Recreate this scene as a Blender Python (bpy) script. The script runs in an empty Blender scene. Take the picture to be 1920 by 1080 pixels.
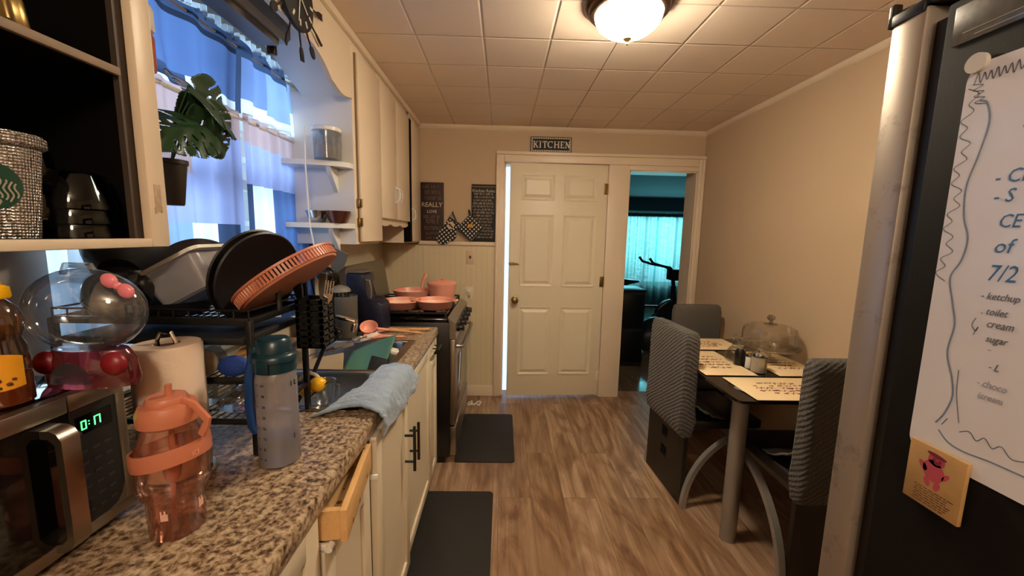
import bpy, bmesh, math, random
from math import sin, cos, pi, radians
from mathutils import Vector, Matrix, noise
random.seed(7)
COL = bpy.context.scene.collection

# ------------------------------------------------------------------ materials
def lin(h):
    h = h.lstrip('#')
    o = []
    for i in (0, 2, 4):
        c = int(h[i:i+2], 16) / 255
        o.append(c / 12.92 if c <= .04045 else ((c + .055) / 1.055) ** 2.4)
    return (o[0], o[1], o[2], 1)

class NT:
    def __init__(s, name):
        s.m = bpy.data.materials.new(name); s.m.use_nodes = True
        s.t = s.m.node_tree; s.t.nodes.clear()
        s.out = s.n('ShaderNodeOutputMaterial')
    def n(s, kind, **kw):
        nd = s.t.nodes.new(kind)
        for k, v in kw.items():
            if k.startswith('_'): setattr(nd, k[1:], v)
            else:
                key = k.replace('__', ' ')
                nd.inputs[int(key[1:]) if key[0] == 'i' and key[1:].isdigit() else key].default_value = v
        return nd
    def l(s, a, ao, b, bi): s.t.links.new(a.outputs[ao], b.inputs[bi])

def mixrgb(N, a, b, fac=None, facnode=None, mode='MIX'):
    m = N.n('ShaderNodeMix', _data_type='RGBA', _blend_type=mode)
    if isinstance(a, tuple): m.inputs[6].default_value = a
    else: N.l(a[0] if isinstance(a, list) else a, a[1] if isinstance(a, list) else 0, m, 6)
    if isinstance(b, tuple): m.inputs[7].default_value = b
    else: N.l(b[0] if isinstance(b, list) else b, b[1] if isinstance(b, list) else 0, m, 7)
    if facnode is not None: N.l(facnode[0], facnode[1], m, 0)
    else: m.inputs[0].default_value = fac
    return m

def M(name, hx, rough=.5, metal=0., vary=.06, vscale=8., bump=0., bscale=60., coat=0., spec=.5, sheen=0.):
    N = NT(name)
    p = N.n('ShaderNodeBsdfPrincipled', Roughness=rough, Metallic=metal)
    p.inputs['Coat Weight'].default_value = coat
    p.inputs['Specular IOR Level'].default_value = spec
    p.inputs['Sheen Weight'].default_value = sheen
    tc = N.n('ShaderNodeTexCoord')
    nz = N.n('ShaderNodeTexNoise', Scale=vscale, Detail=3.)
    N.l(tc, 'Object', nz, 'Vector')
    c = lin(hx)
    m = mixrgb(N, tuple(x * (1 - vary) for x in c[:3]) + (1,), tuple(min(1, x * (1 + vary)) for x in c[:3]) + (1,), facnode=[nz, 0])
    N.l(m, 2, p, 'Base Color')
    if bump:
        bz = N.n('ShaderNodeTexNoise', Scale=bscale, Detail=4.)
        N.l(tc, 'Object', bz, 'Vector')
        b = N.n('ShaderNodeBump', Strength=bump, Distance=.004)
        N.l(bz, 0, b, 'Height'); N.l(b, 0, p, 'Normal')
    N.l(p, 0, N.out, 0)
    return N.m

def GLASS(name, hx, gloss=.12, rough=.06, body=0., bodyhex=None):
    """thin clear wall: tinted see-through mixed with a fresnel sheen and, for cloudy plastic, a share of diffuse"""
    N = NT(name)
    tr = N.n('ShaderNodeBsdfTransparent', Color=lin(hx))
    gl = N.n('ShaderNodeBsdfGlossy', Roughness=rough)
    fr = N.n('ShaderNodeFresnel', IOR=1.45)
    ad = N.n('ShaderNodeMath', _operation='ADD', i1=gloss); N.l(fr, 0, ad, 0)
    cl = N.n('ShaderNodeMath', _operation='MINIMUM', i1=.6); N.l(ad, 0, cl, 0)
    last = tr
    if body:
        df = N.n('ShaderNodeBsdfDiffuse', Color=lin(bodyhex or hx))
        tl = N.n('ShaderNodeBsdfTranslucent', Color=lin(bodyhex or hx))
        dm = N.n('ShaderNodeMixShader', i0=.4); N.l(df, 0, dm, 1); N.l(tl, 0, dm, 2)
        m0 = N.n('ShaderNodeMixShader', i0=body); N.l(tr, 0, m0, 1); N.l(dm, 0, m0, 2); last = m0
    mx = N.n('ShaderNodeMixShader'); N.l(cl, 0, mx, 0); N.l(last, 0, mx, 1); N.l(gl, 0, mx, 2)
    N.l(mx, 0, N.out, 0)
    return N.m

def CLOTH(name, hx, trans=.5, sheer=0.):
    """thin woven cloth that lets daylight through"""
    N = NT(name)
    tc = N.n('ShaderNodeTexCoord')
    wv = N.n('ShaderNodeTexNoise', Scale=9., Detail=4.); N.l(tc, 'Object', wv, 'Vector')
    c = lin(hx)
    m = mixrgb(N, tuple(x * .86 for x in c[:3]) + (1,), tuple(min(1, x * 1.12) for x in c[:3]) + (1,), facnode=[wv, 0])
    df = N.n('ShaderNodeBsdfDiffuse'); tl = N.n('ShaderNodeBsdfTranslucent')
    N.l(m, 2, df, 0); N.l(m, 2, tl, 0)
    mx = N.n('ShaderNodeMixShader', i0=trans); N.l(df, 0, mx, 1); N.l(tl, 0, mx, 2)
    last = mx
    if sheer:
        tp = N.n('ShaderNodeBsdfTransparent', Color=lin(hx))
        m2 = N.n('ShaderNodeMixShader', i0=sheer); N.l(mx, 0, m2, 1); N.l(tp, 0, m2, 2); last = m2
    N.l(last, 0, N.out, 0)
    return N.m

def EMIT(name, hx, s):
    N = NT(name); e = N.n('ShaderNodeEmission', Color=lin(hx), Strength=s); N.l(e, 0, N.out, 0); return N.m

def planks(name, tint='#ffffff', rough=.42):
    N = NT(name)
    p = N.n('ShaderNodeBsdfPrincipled', Roughness=rough)
    if rough < .3: p.inputs['Coat Weight'].default_value = .8; p.inputs['Coat Roughness'].default_value = .1
    tc = N.n('ShaderNodeTexCoord'); sp = N.n('ShaderNodeSeparateXYZ'); N.l(tc, 'Object', sp, 0)
    cb = N.n('ShaderNodeCombineXYZ'); N.l(sp, 1, cb, 0); N.l(sp, 0, cb, 1)
    br = N.n('ShaderNodeTexBrick', _offset=.37, _offset_frequency=2, Scale=1., Mortar__Size=.0012, Mortar__Smooth=.2, Bias=0.)
    br.inputs['Brick Width'].default_value = 1.22; br.inputs['Row Height'].default_value = .178
    br.inputs['Color1'].default_value = (0, 0, 0, 1); br.inputs['Color2'].default_value = (1, 1, 1, 1); br.inputs['Mortar'].default_value = (.5, .5, .5, 1)
    N.l(cb, 0, br, 'Vector')
    # per plank shift of the grain
    sc = N.n('ShaderNodeVectorMath', _operation='SCALE'); sc.inputs['Scale'].default_value = 7.
    N.l(br, 'Color', sc, 0)
    ad = N.n('ShaderNodeVectorMath', _operation='ADD'); N.l(cb, 0, ad, 0); N.l(sc, 0, ad, 1)
    mp = N.n('ShaderNodeMapping'); mp.inputs['Scale'].default_value = (.75, 20, 1); N.l(ad, 0, mp, 0)
    g = N.n('ShaderNodeTexNoise', Scale=1.6, Detail=8., Roughness=.66, Distortion=.9); N.l(mp, 0, g, 'Vector')
    mp2 = N.n('ShaderNodeMapping'); mp2.inputs['Scale'].default_value = (1.5, 6, 1); N.l(ad, 0, mp2, 0)
    g2 = N.n('ShaderNodeTexNoise', Scale=1., Detail=3., Roughness=.5, Distortion=2.2); N.l(mp2, 0, g2, 'Vector')
    rp = N.n('ShaderNodeValToRGB'); N.l(g, 0, rp, 0)
    rp.color_ramp.elements[0].position = .3; rp.color_ramp.elements[0].color = lin('#8e6f55')
    rp.color_ramp.elements[1].position = .68; rp.color_ramp.elements[1].color = lin('#bd9f84')
    rp2 = N.n('ShaderNodeValToRGB'); N.l(g2, 0, rp2, 0)
    rp2.color_ramp.elements[0].position = .34; rp2.color_ramp.elements[0].color = lin('#b39b83')
    rp2.color_ramp.elements[1].position = .6; rp2.color_ramp.elements[1].color = (1, 1, 1, 1)
    m1 = mixrgb(N, rp, rp2, fac=.85, mode='MULTIPLY')
    rp3 = N.n('ShaderNodeValToRGB'); N.l(br, 'Color', rp3, 0)
    rp3.color_ramp.elements[0].color = lin('#e2d8ca'); rp3.color_ramp.elements[1].color = lin('#ffffff')
    m2 = mixrgb(N, [m1, 2], rp3, fac=.8, mode='MULTIPLY')
    m3 = mixrgb(N, [m2, 2], lin('#6a5340'), facnode=[br, 'Fac'])
    m4 = mixrgb(N, [m3, 2], lin(tint), fac=1., mode='MULTIPLY')
    N.l(m4, 2, p, 'Base Color')
    b = N.n('ShaderNodeBump', Strength=.12, Distance=.002); N.l(g, 0, b, 'Height'); N.l(b, 0, p, 'Normal')
    N.l(p, 0, N.out, 0)
    return N.m

def ceiling_tiles(name):
    N = NT(name)
    p = N.n('ShaderNodeBsdfPrincipled', Roughness=.75)
    tc = N.n('ShaderNodeTexCoord')
    mp = N.n('ShaderNodeMapping'); mp.inputs['Location'].default_value = (.105 + .305 * 10, .215 + .305 * 10, 0); N.l(tc, 'Object', mp, 0)
    def bricks(ms, sm):
        br = N.n('ShaderNodeTexBrick', _offset=0., Scale=1., Mortar__Size=ms, Mortar__Smooth=sm, Bias=0.)
        br.inputs['Brick Width'].default_value = .305; br.inputs['Row Height'].default_value = .305
        br.inputs['Color1'].default_value = lin('#e6d3c0'); br.inputs['Color2'].default_value = lin('#ecdac8')
        N.l(mp, 0, br, 'Vector'); return br
    br = bricks(.0022, .3); b2 = bricks(.009, 1.)
    # the joint beside the lamp is filled over with paint
    sx = N.n('ShaderNodeSeparateXYZ'); N.l(tc, 'Object', sx, 0)
    dx = N.n('ShaderNodeMath', _operation='SUBTRACT', i1=.505); N.l(sx, 0, dx, 0)
    ab = N.n('ShaderNodeMath', _operation='ABSOLUTE'); N.l(dx, 0, ab, 0)
    gt = N.n('ShaderNodeMath', _operation='GREATER_THAN', i1=.02); N.l(ab, 0, gt, 0)
    fa = N.n('ShaderNodeMath', _operation='MULTIPLY'); N.l(br, 'Fac', fa, 0); N.l(gt, 0, fa, 1)
    fb = N.n('ShaderNodeMath', _operation='MULTIPLY'); N.l(b2, 'Fac', fb, 0); N.l(gt, 0, fb, 1)
    m = mixrgb(N, [br, 'Color'], lin('#c4b29d'), facnode=[fa, 0])
    N.l(m, 2, p, 'Base Color')
    b = N.n('ShaderNodeBump', Strength=.7, Distance=.005, _invert=True); N.l(fb, 0, b, 'Height')
    N.l(b, 0, p, 'Normal'); N.l(p, 0, N.out, 0)
    return N.m

def beadboard(name, hx, axis):
    N = NT(name)
    p = N.n('ShaderNodeBsdfPrincipled', Roughness=.45)
    tc = N.n('ShaderNodeTexCoord'); sp = N.n('ShaderNodeSeparateXYZ'); N.l(tc, 'Object', sp, 0)
    mu = N.n('ShaderNodeMath', _operation='PINGPONG', i1=.0225); N.l(sp, axis, mu, 0)
    ls = N.n('ShaderNodeMapRange'); ls.inputs[1].default_value = 0; ls.inputs[2].default_value = .003; N.l(mu, 0, ls, 0)
    m = mixrgb(N, tuple(x * .88 for x in lin(hx)[:3]) + (1,), lin(hx), facnode=[ls, 0])
    N.l(m, 2, p, 'Base Color')
    b = N.n('ShaderNodeBump', Strength=.25, Distance=.002); N.l(ls, 0, b, 'Height'); N.l(b, 0, p, 'Normal')
    N.l(p, 0, N.out, 0)
    return N.m

def granite(name):
    N = NT(name)
    p = N.n('ShaderNodeBsdfPrincipled', Roughness=.32)
    tc = N.n('ShaderNodeTexCoord')
    n1 = N.n('ShaderNodeTexNoise', Scale=72., Detail=5., Roughness=.7, Distortion=.4); N.l(tc, 'Object', n1, 'Vector')
    n2 = N.n('ShaderNodeTexVoronoi', Scale=95.); N.l(tc, 'Object', n2, 'Vector')
    mx = N.n('ShaderNodeMath', _operation='MULTIPLY_ADD', i1=.22, i2=-.09); N.l(n2, 'Distance', mx, 0)
    ad = N.n('ShaderNodeMath', _operation='ADD'); N.l(n1, 0, ad, 0); N.l(mx, 0, ad, 1)
    rp = N.n('ShaderNodeValToRGB'); N.l(ad, 0, rp, 0)
    e = rp.color_ramp.elements
    e[0].position = .33; e[0].color = lin('#33261d'); e[1].position = .74; e[1].color = lin('#c8b59b')
    for ps, c in ((.42, '#5f4a38'), (.5, '#8d755c'), (.58, '#aa947a')):
        x = e.new(ps); x.color = lin(c)
    N.l(rp, 0, p, 'Base Color'); N.l(p, 0, N.out, 0)
    return N.m

def raw_wood(name, a='#c8975c', b='#e3bb82', axis=1):
    N = NT(name)
    p = N.n('ShaderNodeBsdfPrincipled', Roughness=.55)
    tc = N.n('ShaderNodeTexCoord'); mp = N.n('ShaderNodeMapping')
    s = [45, 45, 45]; s[axis] = 4; mp.inputs['Scale'].default_value = s; N.l(tc, 'Object', mp, 0)
    n = N.n('ShaderNodeTexNoise', Scale=1.5, Detail=5., Distortion=1.2); N.l(mp, 0, n, 'Vector')
    v = N.n('ShaderNodeTexVoronoi', Scale=17.); N.l(tc, 'Object', v, 'Vector')
    m = mixrgb(N, lin(a), lin(b), facnode=[n, 0])
    lt = N.n('ShaderNodeMath', _operation='LESS_THAN', i1=.11); N.l(v, 'Distance', lt, 0)
    m2 = mixrgb(N, [m, 2], lin('#7d4f28'), facnode=[lt, 0])
    N.l(m2, 2, p, 'Base Color'); N.l(p, 0, N.out, 0)
    return N.m

def knit(name, hx, scale=95.):
    N = NT(name)
    p = N.n('ShaderNodeBsdfPrincipled', Roughness=.9); p.inputs['Sheen Weight'].default_value = .15
    tc = N.n('ShaderNodeTexCoord'); mp = N.n('ShaderNodeMapping'); mp.inputs['Rotation'].default_value = (radians(32), radians(32), 0)
    N.l(tc, 'Object', mp, 0)
    w = N.n('ShaderNodeTexWave', _bands_direction='Z', Scale=20., Distortion=1.0, Detail=1.); N.l(mp, 0, w, 'Vector')
    v = N.n('ShaderNodeTexVoronoi', Scale=scale); N.l(tc, 'Object', v, 'Vector')
    h = N.n('ShaderNodeMath', _operation='ADD'); N.l(w, 'Fac', h, 0); N.l(v, 'Distance', h, 1)
    c = lin(hx)
    rr = N.n('ShaderNodeMapRange'); rr.inputs[1].default_value = .3; rr.inputs[2].default_value = 1.4; N.l(h, 0, rr, 0)
    m = mixrgb(N, tuple(x * .72 for x in c[:3]) + (1,), tuple(x * 1.2 for x in c[:3]) + (1,), facnode=[rr, 0])
    b = N.n('ShaderNodeBump', Strength=.6, Distance=.005); N.l(h, 0, b, 'Height')
    N.l(m, 2, p, 'Base Color'); N.l(b, 0, p, 'Normal'); N.l(p, 0, N.out, 0)
    return N.m

def rhinestones(name):
    N = NT(name)
    p = N.n('ShaderNodeBsdfPrincipled', Roughness=.22, Metallic=.75)
    tc = N.n('ShaderNodeTexCoord'); v = N.n('ShaderNodeTexVoronoi', Scale=215., Randomness=.25); N.l(tc, 'Object', v, 'Vector')
    rp = N.n('ShaderNodeValToRGB'); N.l(v, 'Distance', rp, 0)
    rp.color_ramp.elements[0].color = lin('#fff6ee'); rp.color_ramp.elements[1].position = .75; rp.color_ramp.elements[1].color = lin('#6a5f58')
    hs = mixrgb(N, rp, [v, 'Color'], fac=.06, mode='OVERLAY')
    b = N.n('ShaderNodeBump', Strength=1., Distance=.004, _invert=True); N.l(v, 'Distance', b, 'Height')
    N.l(hs, 2, p, 'Base Color'); N.l(b, 0, p, 'Normal'); N.l(p, 0, N.out, 0)
    return N.m

def gingham(name, ca, cb, size, axis='xz', rot=0.):
    N = NT(name)
    p = N.n('ShaderNodeBsdfPrincipled', Roughness=.85)
    tc = N.n('ShaderNodeTexCoord'); mp = N.n('ShaderNodeMapping'); mp.inputs['Rotation'].default_value = (0, rot, 0); N.l(tc, 'Object', mp, 0)
    sp = N.n('ShaderNodeSeparateXYZ'); N.l(mp, 0, sp, 0)
    r = []
    for k in (0, 2):
        a = N.n('ShaderNodeMath', _operation='PINGPONG', i1=size); N.l(sp, k, a, 0)
        g = N.n('ShaderNodeMath', _operation='GREATER_THAN', i1=size * .48); N.l(a, 0, g, 0); r.append(g)
    mu = N.n('ShaderNodeMath', _operation='MULTIPLY'); N.l(r[0], 0, mu, 0); N.l(r[1], 0, mu, 1)
    m = mixrgb(N, lin(ca), lin(cb), facnode=[mu, 0])
    N.l(m, 2, p, 'Base Color'); N.l(p, 0, N.out, 0)
    return N.m

# ------------------------------------------------------------------ mesh builder
class MB:
    def __init__(s, X=None): s.bm = bmesh.new(); s.X = X or Matrix(); s.mi = 0
    def _put(s, vs, fs, M=None):
        T = s.X @ M if M is not None else s.X
        vv = [s.bm.verts.new(T @ Vector(v)) for v in vs]
        out = []
        for f in fs:
            try:
                fc = s.bm.faces.new([vv[i] for i in f]); fc.material_index = s.mi; out.append(fc)
            except ValueError: pass
        return vv, out
    def box(s, x0, x1, y0, y1, z0, z1, bev=0., seg=2, M=None):
        vs = [(x, y, z) for x in (x0, x1) for y in (y0, y1) for z in (z0, z1)]
        fs = [(0, 1, 3, 2), (4, 6, 7, 5), (0, 4, 5, 1), (2, 3, 7, 6), (0, 2, 6, 4), (1, 5, 7, 3)]
        vv, ff = s._put(vs, fs, M)
        if bev:
            es = list({e for f in ff for e in f.edges})
            bmesh.ops.bevel(s.bm, geom=es, offset=bev, segments=seg, affect='EDGES', profile=.5)
        return s
    def rings(s, rs, cap=True, closed=False):
        """list of rings, each a list of points of the same count"""
        n = len(rs[0]); vs = [p for r in rs for p in r]; fs = []
        k = len(rs)
        for i in range(k if closed else k - 1):
            j = (i + 1) % k
            for a in range(n):
                b = (a + 1) % n
                fs.append((i * n + a, i * n + b, j * n + b, j * n + a))
        if cap and not closed:
            fs.append(tuple(range(n))[::-1]); fs.append(tuple((k - 1) * n + a for a in range(n)))
        s._put(vs, fs); return s
    def lathe(s, c, prof, n=28, sx=1., sy=1., M=None, cap=True):
        """prof: (radius, height) pairs going along z from c"""
        rs = []
        for r, h in prof:
            ring = [Vector((max(r, 1e-4) * sx * cos(2 * pi * a / n), max(r, 1e-4) * sy * sin(2 * pi * a / n), h)) for a in range(n)]
            if M is not None: ring = [M @ p for p in ring]
            rs.append([Vector(c) + p for p in ring])
        return s.rings(rs, cap=cap)
    def cyl(s, p0, p1, r0, r1=None, n=16):
        return s.tube([p0, p1], r0, n, r1=r1)
    def tube(s, pts, r, n=8, r1=None, closed=False, flat=1.):
        pts = [Vector(p) for p in pts]; k = len(pts); rs = []
        prev = None
        for i, p in enumerate(pts):
            if closed: d = pts[(i + 1) % k] - pts[i - 1]
            else: d = pts[min(i + 1, k - 1)] - pts[max(i - 1, 0)]
            d.normalize()
            if prev is None:
                u = d.orthogonal().normalized()
                if abs(d.z) < .95: u = d.cross(Vector((0, 0, 1))).normalized()
            else:
                u = (prev - d * prev.dot(d)).normalized()
            prev = u; w = d.cross(u)
            rr = r if r1 is None else r + (r1 - r) * i / (k - 1)
            if callable(r): rr = r(i / (k - 1))
            rs.append([p + (u * cos(2 * pi * a / n) * rr + w * sin(2 * pi * a / n) * rr * flat) for a in range(n)])
        return s.rings(rs, cap=True, closed=closed)
    def prism(s, poly, ax, a, b, M=None):
        """poly: 2D points in the two other axes (in xyz order); extruded along ax from a to b"""
        def P(q, t):
            if ax == 'x': return (t, q[0], q[1])
            if ax == 'y': return (q[0], t, q[1])
            return (q[0], q[1], t)
        n = len(poly)
        vs = [P(q, a) for q in poly] + [P(q, b) for q in poly]
        fs = [tuple(range(n)), tuple(range(2 * n - 1, n - 1, -1))] + [(i, i + n, (i + 1) % n + n, (i + 1) % n) for i in range(n)]
        s._put(vs, fs, M); return s
    def ball(s, c, rx, ry=None, rz=None, n=20, m=12, M=None, lo=-pi / 2, hi=pi / 2):
        ry = ry or rx; rz = rz or rx
        rs = []
        for i in range(m + 1):
            t = lo + (hi - lo) * i / m
            ring = [Vector((rx * max(cos(t), 1e-3) * cos(2 * pi * a / n), ry * max(cos(t), 1e-3) * sin(2 * pi * a / n), rz * sin(t))) for a in range(n)]
            if M is not None: ring = [M @ p for p in ring]
            rs.append([Vector(c) + p for p in ring])
        return s.rings(rs)
    def torus(s, c, R, r, M=None, n=32, m=8):
        pts = []
        for i in range(n):
            p = Vector((R * cos(2 * pi * i / n), R * sin(2 * pi * i / n), 0))
            pts.append(Vector(c) + (M @ p if M is not None else p))
        return s.tube(pts, r, m, closed=True)
    def sheet(s, f, nu, nv, mat=None):
        vs = [f(i / nu, j / nv) for i in range(nu + 1) for j in range(nv + 1)]
        fs, ms = [], []
        for i in range(nu):
            for j in range(nv):
                a = i * (nv + 1) + j
                fs.append((a, a + nv + 1, a + nv + 2, a + 1)); ms.append(mat((i + .5) / nu, (j + .5) / nv) if mat else s.mi)
        _, ff = s._put(vs, fs)
        for f_, m_ in zip(ff, ms): f_.material_index = m_
        return s
    def text(s, t, size, o, right, up, off=0., dep=.0005, shear=0., align='LEFT', sx=1.):
        cu = bpy.data.curves.new('lettering', 'FONT'); cu.body = t; cu.size = size; cu.offset = off; cu.extrude = dep; cu.shear = shear; cu.align_x = align
        cu.resolution_u = 2
        ob = bpy.data.objects.new('lettering', cu)
        me = bpy.data.meshes.new_from_object(ob)
        right = Vector(right).normalized(); up = Vector(up).normalized(); nn = right.cross(up)
        s._put([Vector(o) + right * v.co.x * sx + up * v.co.y + nn * v.co.z for v in me.vertices], [tuple(p.vertices) for p in me.polygons])
        bpy.data.objects.remove(ob); bpy.data.curves.remove(cu); bpy.data.meshes.remove(me)
        return s
    def build(s, name, mat, parent=None, org=None, ang=40, sub=0, solid=0.):
        bmesh.ops.recalc_face_normals(s.bm, faces=s.bm.faces) if not getattr(s, 'keep', False) else None
        base = Vector((0, 0, 0))
        if parent is not None: base = BASE[parent.name]
        elif org is not None: base = Vector(org)
        bmesh.ops.translate(s.bm, verts=s.bm.verts, vec=-base)
        me = bpy.data.meshes.new(name); s.bm.to_mesh(me); s.bm.free()
        for m in (mat if isinstance(mat, (list, tuple)) else [mat]): me.materials.append(m)
        me.polygons.foreach_set('use_smooth', [True] * len(me.polygons))
        me.set_sharp_from_angle(angle=radians(ang))
        o = bpy.data.objects.new(name, me); COL.objects.link(o)
        if parent is not None: o.parent = parent
        else: o.location = base
        BASE[o.name] = base
        if solid:
            md = o.modifiers.new('thickness', 'SOLIDIFY'); md.thickness = solid; md.offset = 0
        if sub:
            md = o.modifiers.new('smooth', 'SUBSURF'); md.levels = sub; md.render_levels = sub
        return o
BASE = {}

def thing(name, label, cat, loc, group=None):
    o = bpy.data.objects.new(name, None); COL.objects.link(o)
    o.empty_display_size = .05; o.location = loc
    o['label'] = label; o['category'] = cat
    if group: o['group'] = group
    BASE[o.name] = Vector(loc)
    return o
def tag(o, label, cat, group=None):
    o['label'] = label; o['category'] = cat
    if group: o['group'] = group
    return o
def struct(o): o['kind'] = 'structure'; return o
def dup(root, loc, rz=None, label=None, group=None):
    r = root.copy(); COL.objects.link(r); r.location = loc
    if rz is not None: r.rotation_euler = (0, 0, rz)
    if label: r['label'] = label
    if group: r['group'] = group
    for ch in list(root.children):
        c = ch.copy(); COL.objects.link(c); c.parent = r
        for g in list(ch.children):
            d = g.copy(); COL.objects.link(d); d.parent = c
    return r
def rounded(w, h, r, n=5, cx=0., cy=0.):
    pts = []
    for (sx, sy, a0) in ((1, 1, 0), (-1, 1, pi / 2), (-1, -1, pi), (1, -1, 3 * pi / 2)):
        for i in range(n + 1):
            a = a0 + pi / 2 * i / n
            pts.append((cx + sx * (w / 2 - r) + r * cos(a), cy + sy * (h / 2 - r) + r * sin(a)))
    return pts
def rotm(ax, deg): return Matrix.Rotation(radians(deg), 4, ax)
def align(d):
    return Vector((0, 0, 1)).rotation_difference(Vector(d).normalized()).to_matrix().to_4x4()
def arc(n, a0, a1): return [a0 + (a1 - a0) * i / n for i in range(n + 1)]
# ------------------------------------------------------------------ light levels
LAMP_C, LAMP_E, LAMP2, DAY1, DAY2, SKY, EXPO = 50., 11.0, 11., 8.0, 38., .38, 2.2
# ------------------------------------------------------------------ palette
m_floor = planks('oak_laminate'); m_ceil = ceiling_tiles('ceiling_tile')
m_wall = M('beige_paint', '#c2a98c', .7, vary=.02, vscale=2, bump=.08, bscale=180)
m_cream = M('cream_gloss_paint', '#e0cdb4', .38, vary=.03, bump=.06, bscale=30)
m_door = M('door_paint', '#e0d3b8', .4, vary=.02)
m_bead_x = beadboard('cream_beadboard', '#d8c8a6', 0); m_bead_y = beadboard('cream_beadboard_side', '#d3c6ae', 1)
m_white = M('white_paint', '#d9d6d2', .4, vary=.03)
m_wht_pl = M('white_plastic', '#e4dfd6', .35, vary=.02)
m_dark_in = M('dark_inside_shade', '#070504', .85, vary=.2, spec=.1)  # dark brown wood, with the shade of the unlit inside put into its colour
m_dkedge = M('dark_brown_edge', '#3d3129', .55)
m_black = M('black_plastic', '#0b0a0a', .35, vary=.1)
m_blackmat = M('black_matte', '#12100f', .65, vary=.1)
m_blkwire = M('black_wire', '#0c0b0b', .4)
m_blkgloss = M('black_glass', '#060505', .08, coat=.3)
m_iron = M('cast_iron', '#0d0c0c', .55, bump=.1)
m_steel = M('brushed_steel', '#a39a8c', .33, 1., vary=.05, vscale=20)
m_steel2 = M('sink_steel', '#b0a99d', .28, 1., vary=.05, vscale=20)
m_chrome = M('chrome', '#cfcac2', .15, 1.)
m_bronze = M('bronze', '#4f3a28', .35, .9)
m_brass = M('antique_brass', '#8d7446', .3, .9)
m_granite = granite('speckled_laminate')
m_pine = raw_wood('raw_pine'); m_beech = raw_wood('beech', '#b9814c', '#d8a469', 0)
m_tan = M('tan_board', '#b59a72', .6)
m_silver = M('silver_paint', '#a29e97', .35, .5)
m_mat = M('black_rubber_mat', '#221f1b', .75, bump=.3, bscale=400)
m_pink = M('pink_enamel', '#ea9f88', .35); m_pinkin = M('pink_ceramic_inside', '#f0c8b0', .4)
m_peach = M('peach_plastic', '#c07458', .42); m_peach2 = M('peach_enamel', '#c27e62', .4)
m_navy = M('navy_plastic', '#15182d', .4); m_taupe = M('taupe_plastic', '#6d6458', .4, .3)
m_grey_pl = M('grey_plastic', '#5f5a53', .45); m_teal = M('dark_teal_plastic', '#10303c', .3)
m_green = M('green_plastic', '#4f7a63', .45)
m_yellow = M('yellow_plastic', '#f0b400', .35)
m_paper = M('paper_towel', '#d9c2ad', .9, bump=.35, bscale=45, vary=.03)
m_blue_pl = M('blue_scrub', '#1b3f93', .7, bump=.8, bscale=260); m_blue = M('blue_strap', '#123f7c', .5); m_red = M('red_plastic', '#7d1420', .4)
m_clear = GLASS('clear_glass', '#f5f6f3', .05, .04)
m_clearpl = GLASS('clear_plastic', '#e2e6e8', .10, .12, .06, '#cfd6dc')
m_cover = knit('grey_knit', '#4a453f'); m_coverflat = M('grey_knit_fine', '#57524c', .9, bump=.5, bscale=220)
m_blackvinyl = M('black_vinyl', '#171311', .45, bump=.15, bscale=120)
m_white_sheet = M('whiteboard', '#d6d3d8', .22, vary=.01, coat=.3)
XL, XR, YF, ZC = -1.03, 1.68, 3.39, 2.306
CF = -.703   # face of the wall cabinets

# ------------------------------------------------------------------ room shell
struct(MB().box(XL - .1, XR + .1, -1.7, YF + .12, -.06, 0).build('floor', m_floor))
struct(MB().box(XL - .1, XR + .1, -1.7, YF + .12, ZC, ZC + .06).build('ceiling', m_ceil))
WY0, WY1, WZ0, WZ1 = .90, 2.04, 1.08, 2.135
w = MB()
w.box(XL - .1, XL, -1.7, WY0, 0, ZC).box(XL - .1, XL, WY1, YF, 0, ZC).box(XL - .1, XL, WY0, WY1, 0, WZ0).box(XL - .1, XL, WY0, WY1, WZ1, ZC)
struct(w.build('wall_left', M('grey_white_paint', '#b9b4ac', .6)))
struct(MB().box(XR, XR + .1, -1.7, YF + .12, 0, ZC).build('wall_right', m_wall))
struct(MB().box(XL, XR, -1.7, -1.6, 0, ZC).build('wall_near', m_wall))
DX0, DX1, DZ = 0.0, .875, 2.022       # door opening
PX0, PX1, PZ = 1.045, 1.63, 1.985     # open doorway
w = MB()
w.box(XL, DX0, YF, YF + .12, 0, ZC).box(DX0, DX1, YF, YF + .12, DZ, ZC).box(DX1, PX0, YF, YF + .12, 0, ZC)
w.box(PX0, PX1, YF, YF + .12, PZ, ZC).box(PX1, XR, YF, YF + .12, 0, ZC)
struct(w.build('wall_far', m_wall))
# beadboard lining
struct(MB().box(XL, -.066, YF - .012, YF, .1, 1.33).build('wall_panel_far', m_bead_x))
w = MB(); w.box(XL, XL + .012, 2.1, YF - .012, .9, 1.37).box(XL, XL + .012, -.4, WY0 - .1, .9, 1.38).box(XL, XL + .012, WY0 - .1, 2.1, .9, WZ0 - .09)
struct(w.build('wall_panel_left', m_bead_y))
struct(MB().box(CF - .01, -.066, YF - .03, YF - .0121, 1.33, 1.362, .004).build('trim_1', m_cream))
struct(MB().box(-.45, -.066, YF - .026, YF - .0121, 0, .1, .004).build('baseboard_far', m_cream))
struct(MB().box(XR - .014, XR, .6, YF - .02, 0, .09, .004).build('baseboard_right', m_cream))
# crown mouldings
struct(MB().prism([(YF, ZC), (YF, ZC - .035), (YF - .012, ZC - .03), (YF - .03, ZC - .004), (YF - .03, ZC)], 'x', CF, XR).build('trim_2', m_cream))
struct(MB().prism([(XR, ZC), (XR, ZC - .03), (XR - .01, ZC - .026), (XR - .022, ZC - .004), (XR - .022, ZC)], 'y', -1.6, YF - .03).build('trim_3', m_cream))
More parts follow.
